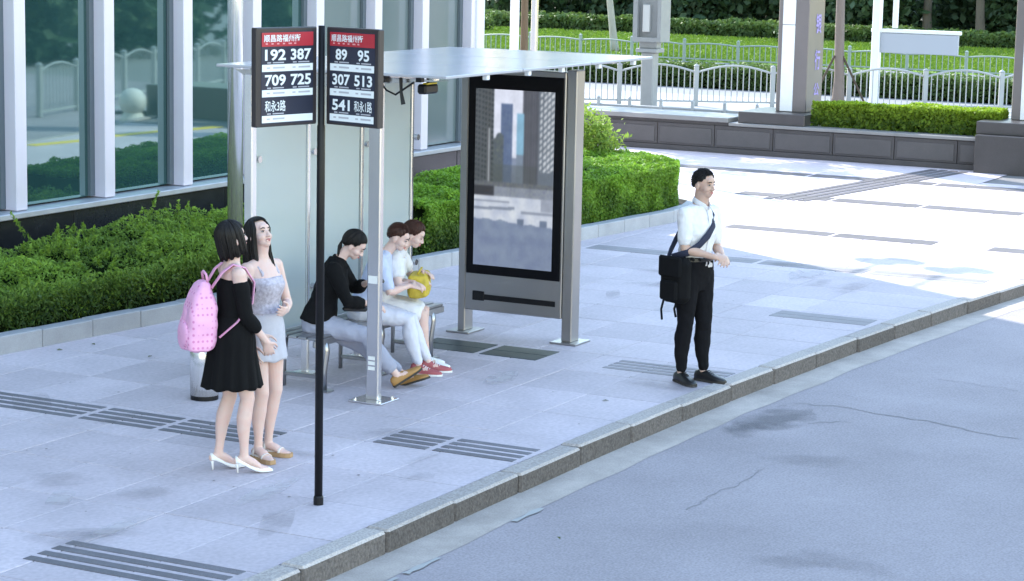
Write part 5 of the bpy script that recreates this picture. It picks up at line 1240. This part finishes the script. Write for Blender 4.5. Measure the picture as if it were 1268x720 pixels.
for t in (.06, .14, .22, .30, .38, .46, .52):
    p, R = M_.spine(t); T_ = np.array(M_.T); P_.append(p+R@Vector((0, np.interp(t, T_[:, 0], T_[:, 2])+np.interp(t, T_[:, 0], T_[:, 3])+.016, 0)))
mb.tube(P_, [(.014, .003)]*7, 8, side=(1, 0, 0)); mb.build('button_placket', WHTS, M_.root, smooth=True)
for nm in 'RL': M_.shoe(nm, 'lace', BLKS, DSOLE, 1.12)
sbag = thing('shoulder_bag', 'black shoulder bag with a navy strap hanging at the hip of the man in white', 'bag', M_.root.location, M_.rz)
mb = MB(); mb.cbox(-.07, .07, -.145, .145, -.19, .19, .05); 
mb.v = [(.225+a*(1+.25*(.5-abs(c)/.38)), b+.0, .87+c) for a, b, c in mb.v]; remesh(mb, 'bag_body', BLKC, sbag, 0.010, 5, .006, 9, 2)
mb = MB(); mb.cbox(.280, .318, -.12, .12, .90, 1.07, .015); mb.build('flap', BLKC, sbag)
mb = MB(); mb.cbox(.284, .33, -.09, .09, .71, .87, .015); mb.build('front_pocket', BLKC, sbag)
for y0, l in ((-.10, .17), (.04, .13)):
    mb = MB(); mb.tube([(.25, y0, .70), (.255, y0-.02, .70-l*.5), (.26, y0+.03-l*.2, .70-l)], [(.012, .004)]*3, 6, side=(0, 1, 0)); mb.build('loose_strap', BLKC, sbag)
NAVS = mat('navy_webbing', (0.014, 0.018, 0.045), 0.8)
mb = MB(); P_ = []
for x_, y_, z_ in ((.27, -.02, 1.06), (.195, .085, 1.10), (.12, .135, 1.16), (.03, .152, 1.235), (-.05, .138, 1.31), (-.095, .095, 1.39), (-.105, .02, 1.452), (-.095, -.06, 1.43), (-.03, -.125, 1.33), (.08, -.14, 1.19), (.19, -.11, 1.09), (.27, -.06, 1.05)): P_.append((x_, y_+.012, z_))
mb.tube(P_, [(.03, .006)]*3+[(.034, .010)]*4+[(.03, .006)]*5, 8, side=(.5, 0, 1)); mb.build('strap', NAVS, sbag, smooth=True)

# ---- seated woman in black blouse
C_ = Fig('seated woman in black blouse and lavender-grey trousers looking down with ankles crossed', (15.08, 9.58, 0), (.42, -.91), 0.535, 0.98, lean=.16, bend=.32)
fa = C_.loc((15.50, 8.98, 0)); fb = C_.loc((15.40, 9.02, 0))
C_.pose(wr=[(.03, .42, .69), (-.10, .38, .84)], el=[(1, -.4, -.7), (-1, -.2, -.8)], hand_dirs=[((-.3, .8, -.35), (-.3, -.2, -.9), .4), ((.4, .6, .5), (.3, -.6, .4), .8)],
        feet=[foot(fb.x+.06, fb.y+.02, .05, .35, .55), foot(fa.x-.02, fa.y-.02, .002, -.25, .35)], knee_pole=[(0.1, .2, 1), (-.1, .2, 1)], head=(-.05, -.62, 0), ah=.085, headoff=(0, .02, -.01))
C_.body(SKIN); C_.hair('tied', HAIRB, length=.27, seed=4)
C_.trousers(LAVT, .90, .014, .010, .008, .12, 5)
C_.top('blouse', BLKC, .0, .515, .74, .022, .016, .004, wr=.009, seed=12)
mb = MB()
for q in (1, -1):
    p, R = C_.spine(.525*C_.k); mb.tube([p+R@Vector((q*x_, y_, z_)) for x_, y_, z_ in ((0, -.07, .01), (.055, -.04, .01), (.06, .02, 0), (.03, .075, -.03))], [(.02, .004)]*4, 8, side=R@Vector((0, .2, 1)))
mb.build('collar', BLKC, C_.root, smooth=True)
for nm in 'RL': C_.shoe(nm, 'flat', TAN, DSOLE)
pb = thing('purse', 'flat black purse lying in the lap of the woman in black blouse', 'purse', C_.root.location, C_.rz)
mb = MB(); mb.cbox(-.16, .14, .20, .40, .635, .675, .015); mb.build('purse_body', BLKS, pb)
mb = MB(); mb.cbox(-.15, .13, .21, .33, .677, .688, .004); mb.build('flap', BLKS, pb)
ph = thing('phone', 'dark mobile phone held by the woman in black blouse', 'phone', C_.root.location, C_.rz)
w_ = C_.J['WL']; mb = MB(); mb.cbox(-.036, .036, -.005, .005, -.07, .07, .004, mat4=Matrix.Translation(w_+Vector((.04, .085, .06))) @ Matrix.Rotation(.7, 4, 'X')); mb.build('phone_case', BLKS, ph)

# ---- seated woman in light blue polo
D_ = Fig('seated short-haired person in light blue polo and white trousers between two women', (15.80, 9.60, 0), (.38, -.92), 0.53, 0.96, lean=.20, bend=.34)
D_.pose(wr=[(.05, .38, .74), (-.07, .40, .75)], el=[(1, -.4, -.6), (-1, -.4, -.6)], hand_dirs=[((-.5, .8, -.2), (-.2, -.2, -.9), .5), ((.5, .8, -.15), (.2, -.2, -.9), .5)],
        feet=[foot(.075, .47, .002, -.1), foot(-.075, .53, .002, .1)], knee_pole=[(0.05, 1, 1), (-.05, 1, 1)], head=(-.12, -.42, 0), headoff=(0, .015, -.005))
D_.body(SKIN); D_.hair('short', HAIRR, seed=14)
D_.trousers(WHTT, .95, .010, .004, .006, .12, 7)
D_.top('polo_shirt', BLUES, -.02, .53, .38, .014, .018, .008, wr=.009, seed=21)
for nm in 'RL': D_.shoe(nm, 'sneaker', REDC, WSOLE)

# ---- seated woman in white with yellow bag
E_ = Fig('seated auburn-haired woman in white top and skirt holding a yellow bag on her lap', (16.10, 9.64, 0), (.42, -.91), 0.53, 0.95, lean=.20, bend=.36)
E_.pose(wr=[(.10, .34, .74), (-.06, .36, .80)], el=[(1, -.5, -.6), (-1, -.4, -.6)], hand_dirs=[((-.5, .8, -.1), (-.4, 0, -.8), .5), ((.5, .8, -.2), (.3, 0, -.9), .5)],
        feet=[foot(.07, .42, .002, -.15), foot(-.07, .36, .002, .1)], knee_pole=[(0.05, 1, 1), (-.05, 1, 1)], head=(-.10, -.45, 0), headoff=(0, .02, -.01))
E_.body(SKIN); E_.hair('tied', HAIRR, length=.12, seed=15)
E_.trousers(WHTS, .40, .020, .012, .004, .12, 9, name='skirt')
E_.top('blouse', WHTS, .0, .475, .26, .013, .016, .012, wr=.009, seed=31)
for nm in 'RL': E_.shoe(nm, 'sneaker', WSHOE, mat('red_rubber', (0.5, 0.05, 0.06), 0.6))
yb = thing('handbag', 'crumpled bright yellow bag on the lap of the auburn-haired woman', 'bag', E_.root.location, E_.rz)
mb = MB(); mb.cbox(-.18, .15, .25, .42, .60, .79, .022); remesh(mb, 'bag_body', mat('yellow_bag', (0.52, 0.39, 0.04), 0.6, var=0.2, vscale=20), yb, 0.008, 2, .016, 10, 2)
mb = MB(); mb.tube([(-.08, .33, .79), (-.07, .35, .83), (0, .36, .84), (.06, .35, .83), (.07, .33, .79)], .008, 8); mb.build('bag_handle', mat('yellow_bag', (0.62, 0.47, 0.02)), yb, smooth=True)
